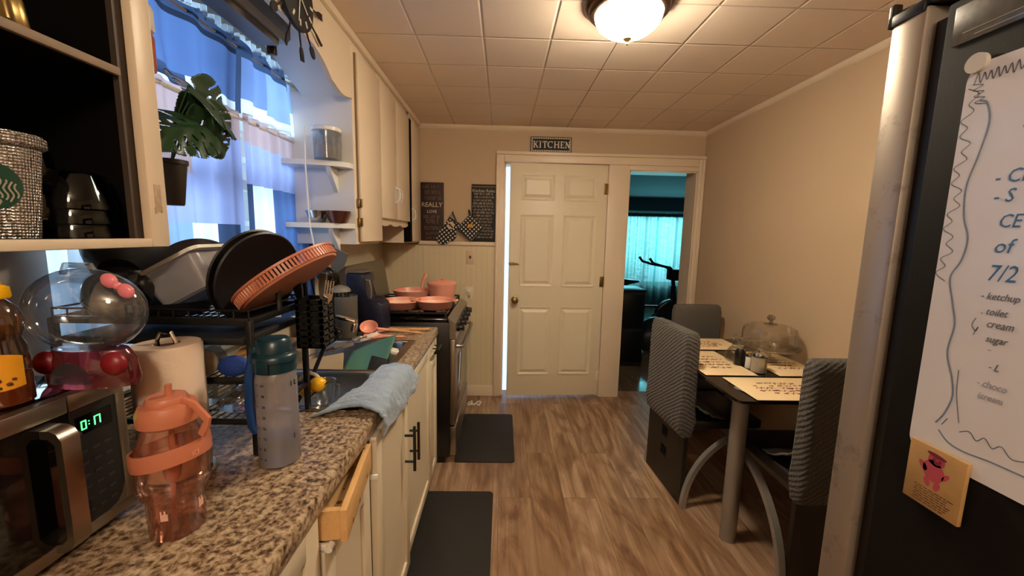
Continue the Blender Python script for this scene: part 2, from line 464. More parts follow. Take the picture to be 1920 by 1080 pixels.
# door and doorway casing, one continuous white frame
w = MB()
w.box(-.066, DX0, YF - .028, YF, 0, DZ + .075, .005)
w.box(DX0, PX1 - .004, YF - .028, YF, DZ, DZ + .075, .005)
w.box(-.066, XR - .002, YF - .044, YF - .028, DZ + .06, DZ + .085, .004)
w.box(DX1, PX0, YF - .02, YF, 0, DZ, .003)
w.box(PX0, PX1, YF - .02, YF, PZ, DZ, .003)
w.box(PX1 - .004, XR - .004, YF - .028, YF, 0, DZ + .075, .006)
w.box(XR - .028, XR - .004, YF - .04, YF - .028, 0, DZ + .06, .004)
w.box(-.066, -.045, YF - .038, YF - .028, 0, DZ + .06, .004)
struct(w.build('trim_4', m_cream))
w = MB()
w.box(DX0 - .001, DX0 + .015, YF, YF + .12, 0, DZ).box(DX1 - .015, DX1, YF, YF + .12, 0, DZ).box(DX0, DX1, YF, YF + .12, DZ - .015, DZ)
w.box(PX0, PX0 + .012, YF - .01, YF + .16, 0, PZ).box(PX1 - .014, PX1, YF - .01, YF + .18, 0, PZ).box(PX0, PX1, YF - .01, YF + .16, PZ - .012, PZ)
struct(w.build('trim_5', m_cream))

# six panel door, ajar
def panel_door():
    W, H, T = .815, 1.992, .036
    d = MB(); 
    cols = [(.085, .375), (.445, .735)]; rws = [(.19, .80), (.97, 1.58), (1.69, 1.905)]
    d.box(0, W, 0, T, 0, H, .003)
    for x0, x1 in cols:
        for z0, z1 in rws:
            # sunk border and raised field
            def ring(i, y): y = y * 1.5; return [(x0 + i, y, z0 + i), (x1 - i, y, z0 + i), (x1 - i, y, z1 - i), (x0 + i, y, z1 - i)]
            d.rings([ring(0, -.0005), ring(.006, .0) , ring(.006, -.006), ring(.022, -.001), ring(.028, -.001), ring(.05, -.008), ring(.05, -.0085)], cap=True)
    return d
dr = panel_door()
th = radians(-2.2)
X = Matrix.Translation((DX1 - .008, YF - .026, .022)) @ Matrix.Rotation(-th, 4, 'Z') @ Matrix.Translation((-.815, 0, 0))
bmesh.ops.transform(dr.bm, matrix=X, verts=dr.bm.verts)
door = struct(dr.build('door_1', m_door, org=(DX1 - .008, YF - .026, .022), ang=25))
k = MB(X)
k.lathe((.055, 0, .855), [(.03, 0), (.03, .006), (.012, .012), (.012, .03), (.024, .038), (.029, .05), (.024, .062), (.006, .068)], 20, M=rotm('X', 90))
k.build('door_knob', m_brass, door)
k = MB(X); k.box(-.0, .085, -.012, -.001, 1.156, 1.163).box(.0, .05, -.014, -.002, 1.168, 1.175).cyl((-.005, -.018, 1.166), (.075, -.018, 1.166), .005).box(.02, .03, -.026, -.004, 1.156, 1.175)
k.build('slide_bolt', m_brass, door)
for z in (.18, 1.02, 1.80):
    k = MB(X); k.box(.785, .812, -.004, -.0005, z - .045, z + .045, .001).cyl((.816, -.006, z - .045), (.816, -.006, z + .045), .006)
    k.build('hinge', m_brass if z > 1 else m_cream, door)

# living room beyond the doorway
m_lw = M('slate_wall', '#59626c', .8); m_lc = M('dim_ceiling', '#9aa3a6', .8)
LX0, LX1, LY0, LY1 = .90, 5.2, YF + .12, 8.3
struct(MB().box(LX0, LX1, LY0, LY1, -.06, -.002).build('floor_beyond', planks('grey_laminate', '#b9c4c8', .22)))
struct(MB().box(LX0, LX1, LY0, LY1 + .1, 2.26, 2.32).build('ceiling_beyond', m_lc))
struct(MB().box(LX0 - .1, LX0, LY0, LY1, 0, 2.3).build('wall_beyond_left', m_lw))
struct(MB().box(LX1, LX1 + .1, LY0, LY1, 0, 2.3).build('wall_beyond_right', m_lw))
struct(MB().box(XR + .1, LX1, LY0 - .1, LY0, 0, 2.3).build('wall_beyond_near', m_lw))
w = MB(); bx0, bx1, bz0, bz1 = 2.3, 4.3, .46, 1.90
w.box(LX0, bx0, LY1, LY1 + .1, 0, 2.3).box(bx1, LX1, LY1, LY1 + .1, 0, 2.3).box(bx0, bx1, LY1, LY1 + .1, 0, bz0).box(bx0, bx1, LY1, LY1 + .1, bz1, 2.3)
struct(w.build('wall_beyond_far', m_lw))
w = MB()
for x in (bx0, 2.97, 3.62, bx1 - .05): w.box(x, x + .05, LY1 + .02, LY1 + .07, bz0, bz1)
w.box(bx0, bx1, LY1 + .02, LY1 + .07, bz0, bz0 + .05).box(bx0, bx1, LY1 + .02, LY1 + .07, bz1 - .05, bz1)
win2 = struct(w.build('window_2', m_white))
MB().box(bx0 + .03, bx1 - .03, LY1 + .04, LY1 + .045, bz0 + .03, bz1 - .03).build('window_pane', m_clear, win2)
MB().box(bx0 - .1, bx1 + .1, LY1 - .03, LY1, bz1, bz1 + .09).build('window_casing', m_white, win2)
# sheer curtains
m_sheer = CLOTH('sheer_curtain', '#8fc3c4', .8, .42)
cr = thing('sheer_curtain', 'sheer pale teal curtains on a dark rod over the far window beyond the doorway', 'curtain', (3.3, LY1 - .12, 0))
MB().cyl((2.1, LY1 - .12, 1.9), (4.5, LY1 - .12, 1.9), .014).build('curtain_rod', m_black, cr)
for (a, b) in ((2.2, 3.22), (3.16, 4.4)):
    c = MB(); c.sheet(lambda u, v: (a + (b - a) * u, LY1 - .12 + .03 * sin(u * 46) + .012 * sin(u * 17 + 2), .04 + 1.9 * v), 110, 4)
    c.build('curtain_panel', m_sheer, cr)
    hb = MB(); hb.sheet(lambda u, v: (a + (b - a) * u, LY1 - .155 + .03 * sin(u * 46), 1.865 + .07 * v), 110, 1); hb.build('heading_band', M('grommet_band', '#28404a', .8), cr)
# leafy garden trees outside that window
leafm = M('leaf_green', '#5f9a4e', .6, vary=.4, vscale=3)
for i, (tx, ty, tz, r) in enumerate(((2.9, 10.6, 1.0, 1.15), (5.6, 11.2, 1.3, 1.3), (8.4, 11.6, .9, 1.2))):
    t = thing('garden_tree', ['bushy green tree outside the far window, nearest the bicycle handlebar', 'bushy green tree outside the middle of the far window', 'bushy green tree outside, hidden toward the right of the far window'][i], 'tree', (tx, ty, -1.2), 'trees outside')
    q = MB()
    for _ in range(1500):
        v = Vector((random.gauss(0, 1), random.gauss(0, 1), random.gauss(0, 1))).normalized() * r * random.uniform(.5, 1)
        p = Vector((tx, ty, tz)) + v; R = Matrix.Rotation(random.uniform(0, 6), 4, 'Z') @ Matrix.Rotation(random.uniform(0, 6), 4, 'X')
        s_ = random.uniform(.05, .1)
        q._put([p + (R @ Vector(c)) for c in ((-s_, 0, 0), (0, -s_ * .5, 0), (s_, 0, 0), (0, s_ * .5, 0))], [(0, 1, 2, 3)])
    q.build('foliage', leafm, t); MB().cyl((tx, ty, -1.2), (tx, ty, tz), .12).build('trunk', m_bronze, t)

# ------------------------------------------------------------------ kitchen window
w = MB()
fx = XL - .06
w.box(fx, fx + .05, WY0, WY0 + .025, WZ0, WZ1).box(fx, fx + .05, WY1 - .045, WY1, WZ0, WZ1).box(fx, fx + .05, WY0, WY1, WZ0, WZ0 + .05).box(fx, fx + .05, WY0, WY1, WZ1 - .02, WZ1)
w.box(fx + .005, fx + .045, WY0, WY1, 1.58, 1.62).box(fx, fx + .05, 1.47, 1.53, WZ0, WZ1)
win1 = struct(w.build('window_1', m_white))
MB().box(fx + .02, fx + .024, WY0 + .02, WY1 - .02, WZ0 + .02, WZ1 - .02).build('window_pane', m_clear, win1)
w = MB()
w.box(XL, XL + .02, WY0 - .1, WY0, WZ0 - .06, WZ1, .004).box(XL, XL + .02, WY1, WY1 + .04, WZ0 - .06, WZ1, .004).box(XL, XL + .022, WY0 - .1, WY1 + .05, WZ1 - .01, WZ1 + .085, .006)
w.box(XL, XL + .035, WY0 - .1, WY1 + .05, WZ1 + .06, WZ1 + .085, .006)
w.build('window_casing', m_white, win1)
MB().box(XL, XL + .05, WY0 - .1, WY1 + .05, WZ0 - .085, WZ0 - .06, .004).build('window_sill', m_white, win1)

cl = {k: CLOTH('cloth_' + k, h, .62) for k, h in dict(blue='#50699c', sky='#86a2d0', slate='#3c4c6c', lav='#909ccb', blush='#a58f94', white='#d2e0ee', dark='#262e42', pale='#6d86ba').items()}
keys = list(cl); cmats = [cl[k] for k in keys]; K = {k: i for i, k in enumerate(keys)}
def fold(u, n, a): return a * sin(u * n * 2 * pi) + a * .5 * sin(u * n * 3.7 + 1.3)
def patch(tbl):
    def f(u, v):
        for (u0, u1, v0, v1, k) in tbl:
            if u0 <= u < u1 and v0 <= v < v1: return K[k]
        return K[tbl[-1][4]]
    return f
# valance
vl = thing('curtain_valance', 'short blue patchwork valance gathered on a rod across the top of the window', 'curtain', (XL + .06, 1.5, 1.83))
T = [(0, .54, .78, .84, 'dark'), (0, .86, .82, 1, 'slate'), (0, .335, 0, .12, 'slate'), (.335, .54, 0, .12, 'white'), (0, .54, .12, .86, 'blue'), (.54, .555, 0, 1, 'slate'), (.555, .68, 0, .22, 'white'), (.555, .68, .2, .86, 'pale'), (.68, .82, 0, .12, 'white'), (.68, .82, 0, .86, 'sky'),
     (.82, .9, .4, 1, 'sky'), (.82, .9, 0, .4, 'white'), (.9, .96, 0, .42, 'dark'), (.86, 1, .0, 1, 'blush'), (0, 1, 0, 1, 'sky')]
c = MB(); c.sheet(lambda u, v: (XL + .062 + fold(u, 9, .012) * (1 - .3 * v) + .008 * sin(9 * u + 3 * v), .90 + 1.17 * u, 1.845 + .045 * u * 0 + .25 * v + .008 * sin(u * 50) * (v > .95)), 150, 14, patch(T))
c.build('valance_cloth', cmats, vl)
MB().cyl((XL + .062, .87, 2.07), (XL + .062, 2.085, 2.07), .005).build('curtain_rod', m_wht_pl, vl)
rf = MB(); rf.sheet(lambda u, v: (XL + .066 + .012 * sin(u * 190), 1.12 + .95 * u, 2.09 + .028 * v + .006 * sin(u * 100)), 240, 2); rf.build('lace_ruffle', cl['white'], vl)
# lower tier
lt = thing('cafe_curtain', 'lower patchwork cafe curtain in blue, lilac and white behind the dish rack', 'curtain', (XL + .055, 1.5, 1.02))
TL = [(0, 1, .89, 1, 'blush'), (.0, .22, 0, .5, 'white'), (.22, .40, 0, .5, 'slate'), (.40, .60, 0, .5, 'sky'), (.60, .79, 0, .51, 'white'), (.79, .98, 0, .51, 'slate'), (0, .66, .70, .89, 'blush'), (.0, 1, .5, .89, 'lav'), (0, 1, 0, 1, 'sky')]
TR = [(0, 1, .88, 1, 'blush'), (.8, 1, .80, .88, 'blush'), (0, 1, .68, .88, 'lav'), (.08, .36, 0, .71, 'white'), (0, .08, 0, .68, 'slate'), (.36, 1, 0, .68, 'blue'), (0, 1, 0, 1, 'sky')]
for (a, b, T) in ((.905, 1.535, TL), (1.55, 2.075, TR)):
    c = MB(); c.sheet(lambda u, v: (XL + .05 + fold(u, 7, .009) + .006 * sin(5 * u + 2 * v), a + (b - a) * u, 1.03 + .82 * v), 90, 16, patch(T))
    c.build('curtain_panel', cmats, lt)
MB().cyl((XL + .05, .88, 1.828), (XL + .05, 2.085, 1.828), .007).build('curtain_rod', m_wht_pl, lt)
# ------------------------------------------------------------------ wall cabinets
# near open-front cabinet
nc = thing('wall_cabinet', 'open cream wall cabinet with dark inside, nearest the camera beside the window', 'cabinet', (-.87, .3, 1.385))
Y0, Y1 = -.35, .858
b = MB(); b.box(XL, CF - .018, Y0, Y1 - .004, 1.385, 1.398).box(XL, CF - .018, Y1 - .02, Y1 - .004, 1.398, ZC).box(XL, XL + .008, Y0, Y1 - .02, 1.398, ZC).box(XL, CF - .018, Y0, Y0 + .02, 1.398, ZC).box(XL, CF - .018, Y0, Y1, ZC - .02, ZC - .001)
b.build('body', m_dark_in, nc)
MB().box(XL, CF - .002, Y1 - .0035, Y1, 1.385, ZC - .001).build('end_panel', m_cream, nc)
b = MB(); b.box(CF - .018, CF, Y1 - .043, Y1 - .0036, 1.383, ZC - .002, .002).box(CF - .018, CF, Y0, Y1 - .0435, 1.383, 1.40, .002).box(CF - .018, CF, Y0, Y1 - .0435, 2.25, ZC - .002, .002)
b.build('face_frame', m_cream, nc)
MB().box(CF - .03, CF - .019, Y1 - .06, Y1 - .0205, 1.3985, 2.25).build('inner_lip', m_dkedge, nc)
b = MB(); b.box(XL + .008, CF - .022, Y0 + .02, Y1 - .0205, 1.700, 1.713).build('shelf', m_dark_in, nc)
MB().box(CF - .0219, CF - .012, Y0 + .02, Y1 - .062, 1.699, 1.714, .002).build('shelf_edge', M('worn_shelf_edge', '#8f7a66', .6, vary=.2, vscale=30), nc)
b = MB(); b.box(CF, CF + .0015, .828, .842, 1.455, 1.508, .0004).box(CF, CF + .002, .826, .8285, 1.45, 1.462).box(CF, CF + .002, .84, .8425, 1.452, 1.466)
b.build('hinge_scar', M('chipped_paint', '#b39a80', .6, vary=.3, vscale=90), nc)

# curved end shelves on the near cabinet
def endshelf(z, ya, yb, th=.02, d=.30):
    """quarter rounded shelf against a cabinet end; ya is the end panel, yb the wall-side tip"""
    s = 1 if yb > ya else -1; L = abs(yb - ya)
    poly = [(XL + .001, ya), (XL + d, ya)]
    for a in arc(12, 0, pi / 2): poly.append((XL + d - .1 + .1 * cos(a) - (d - .14) * (1 - cos(a - 0)) * 0, ya + s * (.05 + (L - .05) * sin(a) * .5)))
    poly += [(XL + .001 + .12, yb), (XL + .001, yb)]
    return MB().prism(poly, 'z', z - th, z)
tag(endshelf(1.475, Y1 + .0005, 1.03, .014, .262).build('corner_shelf', m_cream, org=(-.9, .93, 1.46)), 'small cream end shelf under the potted plant beside the open cabinet', 'shelf', 'near end shelves')
tag(endshelf(1.765, Y1 + .0005, 1.03, .014, .262).build('corner_shelf', m_cream, org=(-.9, .93, 1.751)), 'small cream end shelf carrying the orange spice bottle beside the open cabinet', 'shelf', 'near end shelves')
SBY = .94
sb = thing('spice_bottle', 'orange spice bottle with a white cap at the top edge of the open cabinet', 'bottle', (-.80, SBY, 1.765))
MB().lathe((-.80, SBY, 1.7655), [(.026, 0), (.027, .01), (.027, .07), (.02, .082)], 20).build('body', M('paprika', '#a8552e', .4), sb)
MB().lathe((-.80, SBY, 1.8475), [(.027, 0), (.029, .004), (.029, .045), (.026, .052)], 20).build('cap', m_wht_pl, sb)

# potted monstera
mp_ = thing('potted_plant', 'small potted monstera with split dark green leaves hanging before the curtain', 'plant', (-.79, .985, 1.475))
MB().lathe((-.79, .985, 1.4755), [(.018, 0), (.020, .004), (.030, .095), (.033, .096), (.033, .106), (.029, .106), (.029, .095), (.001, .094)], 24).build('pot', M('brown_pot', '#2a2018', .5), mp_)
m_leaf = M('monstera_leaf', '#1d3a1f', .35, vary=.25, vscale=25)
def monstera(c, size, ax_x, nrm, mb, stem_to, mbs):
    """heart shaped leaf on a fine grid, with slits running in from the edge and holes beside the midrib cut out"""
    ax_x = Vector(ax_x).normalized(); nrm = Vector(nrm); nrm = (nrm - ax_x * nrm.dot(ax_x)).normalized(); ay = nrm.cross(ax_x)
    def half(x):
        t = (x + .12) / 1.12
        return .47 * max(0., sin(pi * t ** .72)) ** .7
    def inside(x, y):
        a = abs(y)
        if a > half(x): return False
        if x < .02 and a < .10 * (.02 - x) / .14 + .01: return False
        for k in range(5):
            xs = .12 + k * .17
            u = (a - .14) * .45 + xs                      # slit line slants toward the tip
            if a > .25 - .02 * k and abs(x - u) < .012 + .05 * (a - .2): return False
            if k < 4 and ((x - (xs + .085 + (a - .15) * .45)) / .030) ** 2 + ((a - .15) / .065) ** 2 < 1: return False
        return True
    nx_, ny_ = 74, 66; vid = {}; vs = []; fs = []
    def V(i, j):
        if (i, j) not in vid:
            x = -.12 + 1.12 * i / nx_; y = -.5 + j / ny_
            x_, y_ = x, y
            vid[(i, j)] = len(vs)
            vs.append(Vector(c) + ax_x * (x_ * size) + ay * (y_ * size) + nrm * (-(abs(y_) ** 1.5) * .35 * size - max(0, x_) ** 2 * .30 * size + .012 * size * sin(abs(y_) * 26 - x_ * 12)))
        return vid[(i, j)]
    for i in range(nx_):
        for j in range(ny_):
            if inside(-.12 + 1.12 * (i + .5) / nx_, -.5 + (j + .5) / ny_): fs.append((V(i, j), V(i + 1, j), V(i + 1, j + 1), V(i, j + 1)))
    mb._put(vs, fs)
    p1 = Vector(c); p0 = Vector(stem_to); md = (p0 + p1) / 2 + Vector((0, 0, .03))
    mbs.tube([p0, md, p1], .0022, 6)
ms = MB()
for (c, size, ax, nr) in (((-.715, .985, 1.662), .155, (.16, -.95, -.28), (.62, -.6, .45)),
                          ((-.750, 1.02, 1.745), .20, (-.05, .85, -.52), (.62, -.72, .3)),
                          ((-.745, 1.00, 1.755), .20, (-.02, .95, -.12), (.45, -.65, .55)),
                          ((-.735, 1.03, 1.715), .14, (.05, .62, -.80), (.85, -.55, .2))):
    q = MB(); q.keep = True; monstera(c, size, ax, nr, q, (-.79, .985, 1.575), ms); q.build('leaf', m_leaf, mp_, solid=.0015)
ms.build('stem', m_leaf, mp_)

# soffit board with scalloped lower edge, between the cabinets
zs = []
for y in arc(60, Y1, 1.925):
    t = (y - Y1) / (1.925 - Y1); m_ = abs(t - .5) * 2
    if m_ > .62: z = 2.03 - .018 * sin((m_ - .62) / .38 * pi)
    elif m_ > .30: z = 2.022 + .075 * ((.62 - m_) / .32) ** .9 + .012 * sin((.62 - m_) / .32 * pi)
    else: z = 2.098
    zs.append((y, z))
sf = thing('soffit_board', 'cream scalloped board above the window under the clock', 'valance board', (CF - .01, 1.39, 2.03))
MB().prism([(Y1 + .0005, ZC - .001)] + [(y if 0 < i < 60 else (Y1 + .0005 if i == 0 else 1.9245), z) for i, (y, z) in enumerate(zs)] + [(1.9245, ZC - .001)], 'x', CF - .02, CF).build('face_board', m_cream, sf)
b = MB(); b.prism([(Y1 + .0005, 2.175), (1.45, 2.172), (1.65, 2.125), (1.9245, 2.035), (1.9245, 2.05), (1.65, 2.14), (1.45, 2.187), (Y1 + .0005, 2.19)], 'x', XL + .10, CF - .0205)
b.build('underside', m_white, sf)
MB().prism([(CF + .002, ZC - .001), (CF + .022, ZC - .001), (CF + .014, ZC - .022), (CF + .002, ZC - .026)], 'y', .3, YF - .031).build('top_moulding', m_cream, sf)

# long fluorescent fitting under the soffit
fl = thing('fluorescent_fitting', 'long unlit grey fluorescent fitting under the soffit over the window', 'light', (-.86, 1.2, 2.05))
MB().prism([(-.91, 2.17), (-.91, 2.11), (-.895, 2.095), (-.80, 2.095), (-.785, 2.11), (-.785, 2.17)], 'y', .87, 1.56).build('housing', M('grey_metal', '#8d8a84', .4, .4), fl)
MB().prism([(-.89, 2.0945), (-.885, 2.075), (-.815, 2.075), (-.81, 2.0945)], 'y', .89, 1.53).build('diffuser', m_taupe, fl)
MB().box(-.875, -.845, 1.5605, 1.58, 2.06, 2.11, .004).build('end_cap', m_bronze, fl)

# far run of wall cabinets
fc = thing('wall_cabinet', 'long run of cream wall cabinets from the window to the far corner', 'cabinet', (-.86, 2.65, 1.36))
A0, A1, A2 = 1.925, 2.285, 2.955
b = MB(); b.box(XL, CF, A0, A1, 1.362, ZC - .001, .003).box(XL, CF, A1, A2, 1.49, ZC - .001, .002).box(XL, CF, A2 + .063, YF - .001, 1.35, ZC - .001, .003)
b.box(XL, CF - .03, A2, A2 + .063, 1.35, ZC - .001)
b.build('body', m_cream, fc)
MB().box(XL + .021, CF - .003, A0 - .0012, A0 - .0002, 1.363, 2.05).build('end_panel', m_white, fc)  # white paint over the cream end, also standing in for cool daylight
MB().box(CF - .0295, CF + .0185, A2 + .001, A2 + .062, 1.36, 2.235).build('gap_shade_strip', m_dark_in, fc)  # dark strip flush with the doors stands in for the shade of the gap
m_crack = M('crack_shade', '#7a6649', .8)  # thin dark strips stand in for the shade between the doors
for y_, z0_, z1_ in ((1.9515, 1.375, 2.238), (A1 + .003, 1.505, 2.235), (2.6085, 1.505, 2.235)):
    MB().box(CF + .0003, CF + .008, y_ - .0018, y_ + .0018, z0_, z1_).build('crack_shade_strip', m_crack, fc)
for (y0, y1, z0, z1, hy) in ((1.958, A1 - .006, 1.375, 2.238, None), (A1 + .012, 2.605, 1.505, 2.235, 2.575), (2.612, A2 - .004, 1.505, 2.235, 2.645), (A2 + .066, 3.335, 1.362, 2.235, 3.02)):
    d = MB().box(CF + .0005, CF + .019, y0, y1, z0, z1, .004).build('door', m_cream, fc)
    if hy:
        hz = 1.66 if hy < 2.9 else 1.56
        h = MB(); h.box(CF + .0192, CF + .022, hy - .012, hy + .012, hz - .055, hz + .055, .001).tube([(CF + .02, hy, hz - .045), (CF + .042, hy, hz - .03), (CF + .046, hy, hz), (CF + .042, hy, hz + .03), (CF + .02, hy, hz + .045)], .005)
        h.build('handle', m_white, d)
b = MB()
yy = [A1 + .002 + (A2 - A1 - .004) * i / 48 for i in range(49)]
b.prism([(A1 + .002, 1.489)] + [(y, 1.475 - .014 * abs(sin((y - A1) / (A2 - A1) * pi * 3))) for y in yy] + [(A2 - .002, 1.489)], 'x', CF - .015, CF + .002); b.build('scalloped_trim', m_cream, fc)
for z in (1.47, 1.56):
    MB().box(CF + .0005, CF + .016, A0 + .012, A0 + .03, z - .02, z + .02, .003).cyl((CF + .019, A0 + .031, z - .02), (CF + .019, A0 + .031, z + .02), .004).build('hinge', m_brass, fc)
# end shelves beside the window
for z, lb, nm in ((1.735, 'upper white rounded end shelf at the window side of the far cabinets', 'upper'), (1.46, 'lower white rounded end shelf holding bowls at the window side of the far cabinets', 'lower')):
    s = thing('end_shelf', lb, 'shelf', (-.86, 1.85, z - .02), 'end shelves right of the window')
    poly = [(XL + .021, 1.9235), (CF - .003, 1.9235)]
    for a in arc(14, 0, pi / 2): poly.append((CF - .05 + .047 * cos(a) - .26 * (1 - cos(a)) ** 1.0 * .95, 1.90 - .10 * sin(a)))
    poly.append((XL + .021, 1.80))
    MB().prism(poly, 'z', z - .022, z).build('board', m_white, s)
    MB().prism([(1.9235, z - .0225), (1.9235, z - .13), (1.912, z - .12), (1.85, z - .05), (1.84, z - .0225)], 'x', -.80, -.78).build('bracket', m_white, s)
# upper shelf content: clear canister, lower: two bowls
t = thing('canister', 'clear plastic canister with a pale lid on the upper end shelf', 'canister', (-.80, 1.865, 1.735))
MB().lathe((-.80, 1.865, 1.7355), [(.052, 0), (.055, .004), (.058, .125), (.055, .125), (.052, .01), (.001, .009)], 24).build('body', GLASS('pale_canister', '#e8ecf0', .06, .12, .22, '#d3d8de'), t)
MB().lathe((-.80, 1.865, 1.861), [(.058, 0), (.062, .003), (.062, .016), (.056, .02)], 24).build('lid', m_wht_pl, t)
MB().lathe((-.80, 1.865, 1.7455), [(.048, 0), (.049, .055), (.001, .056)], 20).build('contents', M('oats', '#c9ad86', .8), t)
for (x, y, r, mm, lb) in ((-.865, 1.875, .048, m_chrome, 'small shiny steel bowl on the lower end shelf'), (-.765, 1.87, .058, M('copper_bowl', '#7b4a3d', .25, .7), 'copper coloured bowl on the lower end shelf beside the steel bowl')):
    tag(MB().lathe((x, y, 1.4605), [(r * .6, 0), (r * .62, .003), (r * .95, .05), (r, .055), (r * .93, .053), (r * .58, .006), (.001, .005)], 24).build('bowl', mm, org=(x, y, 1.46)), lb, 'bowl', 'bowls on the end shelf')
tag(MB().tube([(-.86, 1.80 - .008, 1.87), (-.862, 1.785, 1.72), (-.858, 1.785, 1.55), (-.85, 1.78, 1.44), (-.838, 1.78, 1.36), (-.84, 1.785, 1.27)], .0035, 6).build('hanging_cord', m_wht_pl, org=(-.86, 1.79, 1.3)), 'thin white cord hanging in front of the end shelves', 'cord')

# ------------------------------------------------------------------ clock with cutlery rays
CY, CZ = 1.42, 2.185
ck = thing('wall_clock', 'black round wall clock ringed by forks, knives and spoons on the soffit board', 'clock', (CF + .0, CY, CZ))
MX = Matrix(((0, 0, 1, CF + .003), (1, 0, 0, CY), (0, 1, 0, CZ), (0, 0, 0, 1)))   # local x -> +y, y -> up, z -> +x
MB(MX).lathe((0, 0, 0), [(.10, 0), (.105, .004), (.105, .016), (.097, .02), (.001, .0195)], 40).build('face', m_blackmat, ck)
q = MB(MX)
for i in range(12):
    q.box(-.004, .004, .072, .092, .0198, .021, M=rotm('Z', 30 * i))
q.build('hour_mark', m_wht_pl, ck)
for ang, L, wd in ((-128, .06, .005), (-190, .085, .004)):
    MB(MX).box(-wd / 2, wd / 2, -.012, L, .022, .0235, M=rotm('Z', ang)).build('clock_hand', m_wht_pl, ck)
for i in range(12):
    R = rotm('Z', 30 * i + 8); q = MB(MX); k = ('fork', 'spoon', 'knife')[i % 3]
    q.prism([(-.003, .1), (.003, .1), (.0022, .15), (-.0022, .15)], 'z', .006, .010, M=R)
    if k == 'spoon':
        q.prism([(.014 * cos(a) * (1 - .15 * sin(a)), .169 + .021 * sin(a)) for a in arc(16, 0, 2 * pi)[:-1]], 'z', .005, .010, M=R)
    elif k == 'fork':
        q.prism([(-.011, .165), (-.006, .152), (.006, .152), (.011, .165), (.011, .172), (-.011, .172)], 'z', .006, .010, M=R)
        for x in (-.0095, -.0032, .0032, .0095): q.box(x - .0016, x + .0016, .172, .195, .006, .010, M=R)
    else:
        q.prism([(-.004, .148), (.004, .148), (.009, .17), (.007, .195), (-.003, .20), (-.004, .16)], 'z', .006, .010, M=R)
    q.build(k, m_blackmat if i != 3 else m_steel, ck)

# ------------------------------------------------------------------ things in the open cabinet
TX, TY = -.785, .635
tb = thing('sequin_tumbler', 'large tumbler covered in silver rhinestones with a round green emblem, in the open cabinet', 'tumbler', (TX, TY, 1.40))
MB().lathe((TX, TY, 1.3985), [(.044, 0), (.046, .004), (.057, .138), (.0565, .140)], 44).build('body', rhinestones('rhinestone'), tb)
MB().lathe((TX, TY, 1.539), [(.060, 0), (.064, .003), (.064, .016), (.060, .020), (.001, .021)], 44).build('rim', rhinestones('rhinestone_rim'), tb)
aim = math.atan2(.62 - .0, .0 - TX) ; fa = math.atan2(-TY, -TX)      # direction towards the room
def on_cup(u, v, off):   # u along the circumference, v up, both metres from the emblem centre
    z = v + .079; r = .046 + .011 * z / .138 + off; a = fa + u / r
    return (TX + r * cos(a), TY + r * sin(a), 1.3985 + z)
q = MB()
def disc(u, v): r = u * .034; a = v * 2 * pi; return on_cup(r * cos(a), r * sin(a), .0012)
q.sheet(disc, 8, 36); q.build('emblem', M('emblem_green', '#16402f', .4), tb)
q = MB()
def stroke(pts, w, off=.002, mb=None):
    mb = mb or q
    for i in range(len(pts) - 1):
        (a, b), (c, d) = pts[i], pts[i + 1]; L = math.hypot(c - a, d - b) or 1; nx, ny = -(d - b) / L * w, (c - a) / L * w
        mb._put([on_cup(a + nx, b + ny, off), on_cup(c + nx, d + ny, off), on_cup(c - nx, d - ny, off), on_cup(a - nx, b - ny, off)], [(0, 1, 2, 3)])
for sgn in (1, -1):
    for k in range(4):
        stroke([(sgn * (.009 + .0055 * k + .0022 * sin(j * 1.25 + k)), .012 - .005 * k * .5 - j * .0042) for j in range(8) if math.hypot(.009 + .0055 * k, .012 - .005 * k * .5 - j * .0042) < .031], .0011)
    stroke([(0, .024), (sgn * .009, .020), (sgn * .010, .010), (sgn * .006, .000), (0, -.004)], .001)
    stroke([(sgn * .003, .010), (sgn * .006, .0105)], .0008); stroke([(0, -.001 + .002), (sgn * .003, .0015)], .0008)
    stroke([(0, .026), (sgn * .010, .023)], .0012); stroke([(0, .031), (sgn * .005, .025)], .0012)
    stroke([(sgn * .002, -.012), (sgn * .009, -.022), (sgn * .005, -.030)], .0012)
q.build('emblem_lines', M('emblem_silver', '#b7aea2', .3, .5), tb)
m_amber = GLASS('amber_glass', '#8a6f42', .03, .05)
for i, (z, lb) in enumerate(((1.3985, 'lower of two stacked amber stemless glasses behind the rhinestone tumbler'), (1.4745, 'upper of two stacked amber stemless glasses behind the rhinestone tumbler'))):
    tag(MB().lathe((-.835, .715, z), [(.022, 0), (.036, .012), (.047, .04), (.042, .075), (.0405, .075), (.045, .04), (.034, .014), (.001, .004)], 28).build('stemless_glass', m_amber, org=(-.835, .715, z)), lb, 'glass', 'amber glasses')
m_smoke = GLASS('smoky_glass', '#8e9a98', .02, .05)
for i in range(3):
    z = 1.3985 + i * .027
    tag(MB().lathe((-.805, .775, z), [(.058, 0), (.0585, .004), (.044, .062), (.040, .066), (.001, .066), (.001, .063), (.041, .061), (.0565, .0)], 28).build('drinking_glass', m_smoke, org=(-.805, .775, z)),
        ['bottom', 'middle', 'top'][i] + ' of three upturned clear glasses nested in the open cabinet', 'glass', 'nested upturned glasses')
bw = MB(); rr = []
for (r, h) in ((.055, 0), (.062, .01), (.058, .05), (.044, .085), (.02, .10), (.002, .103)):
    rr.append([(-.80 + r * (1 + .08 * cos(a * 10)) * cos(a), .645 + r * (1 + .08 * cos(a * 10)) * sin(a), 1.7135 + h) for a in arc(80, 0, 2 * pi)[:-1]])
tag(bw.rings(rr).build('fluted_mould', m_brass, org=(-.80, .645, 1.7135)), 'fluted brass coloured mould on the upper shelf of the open cabinet', 'mould')
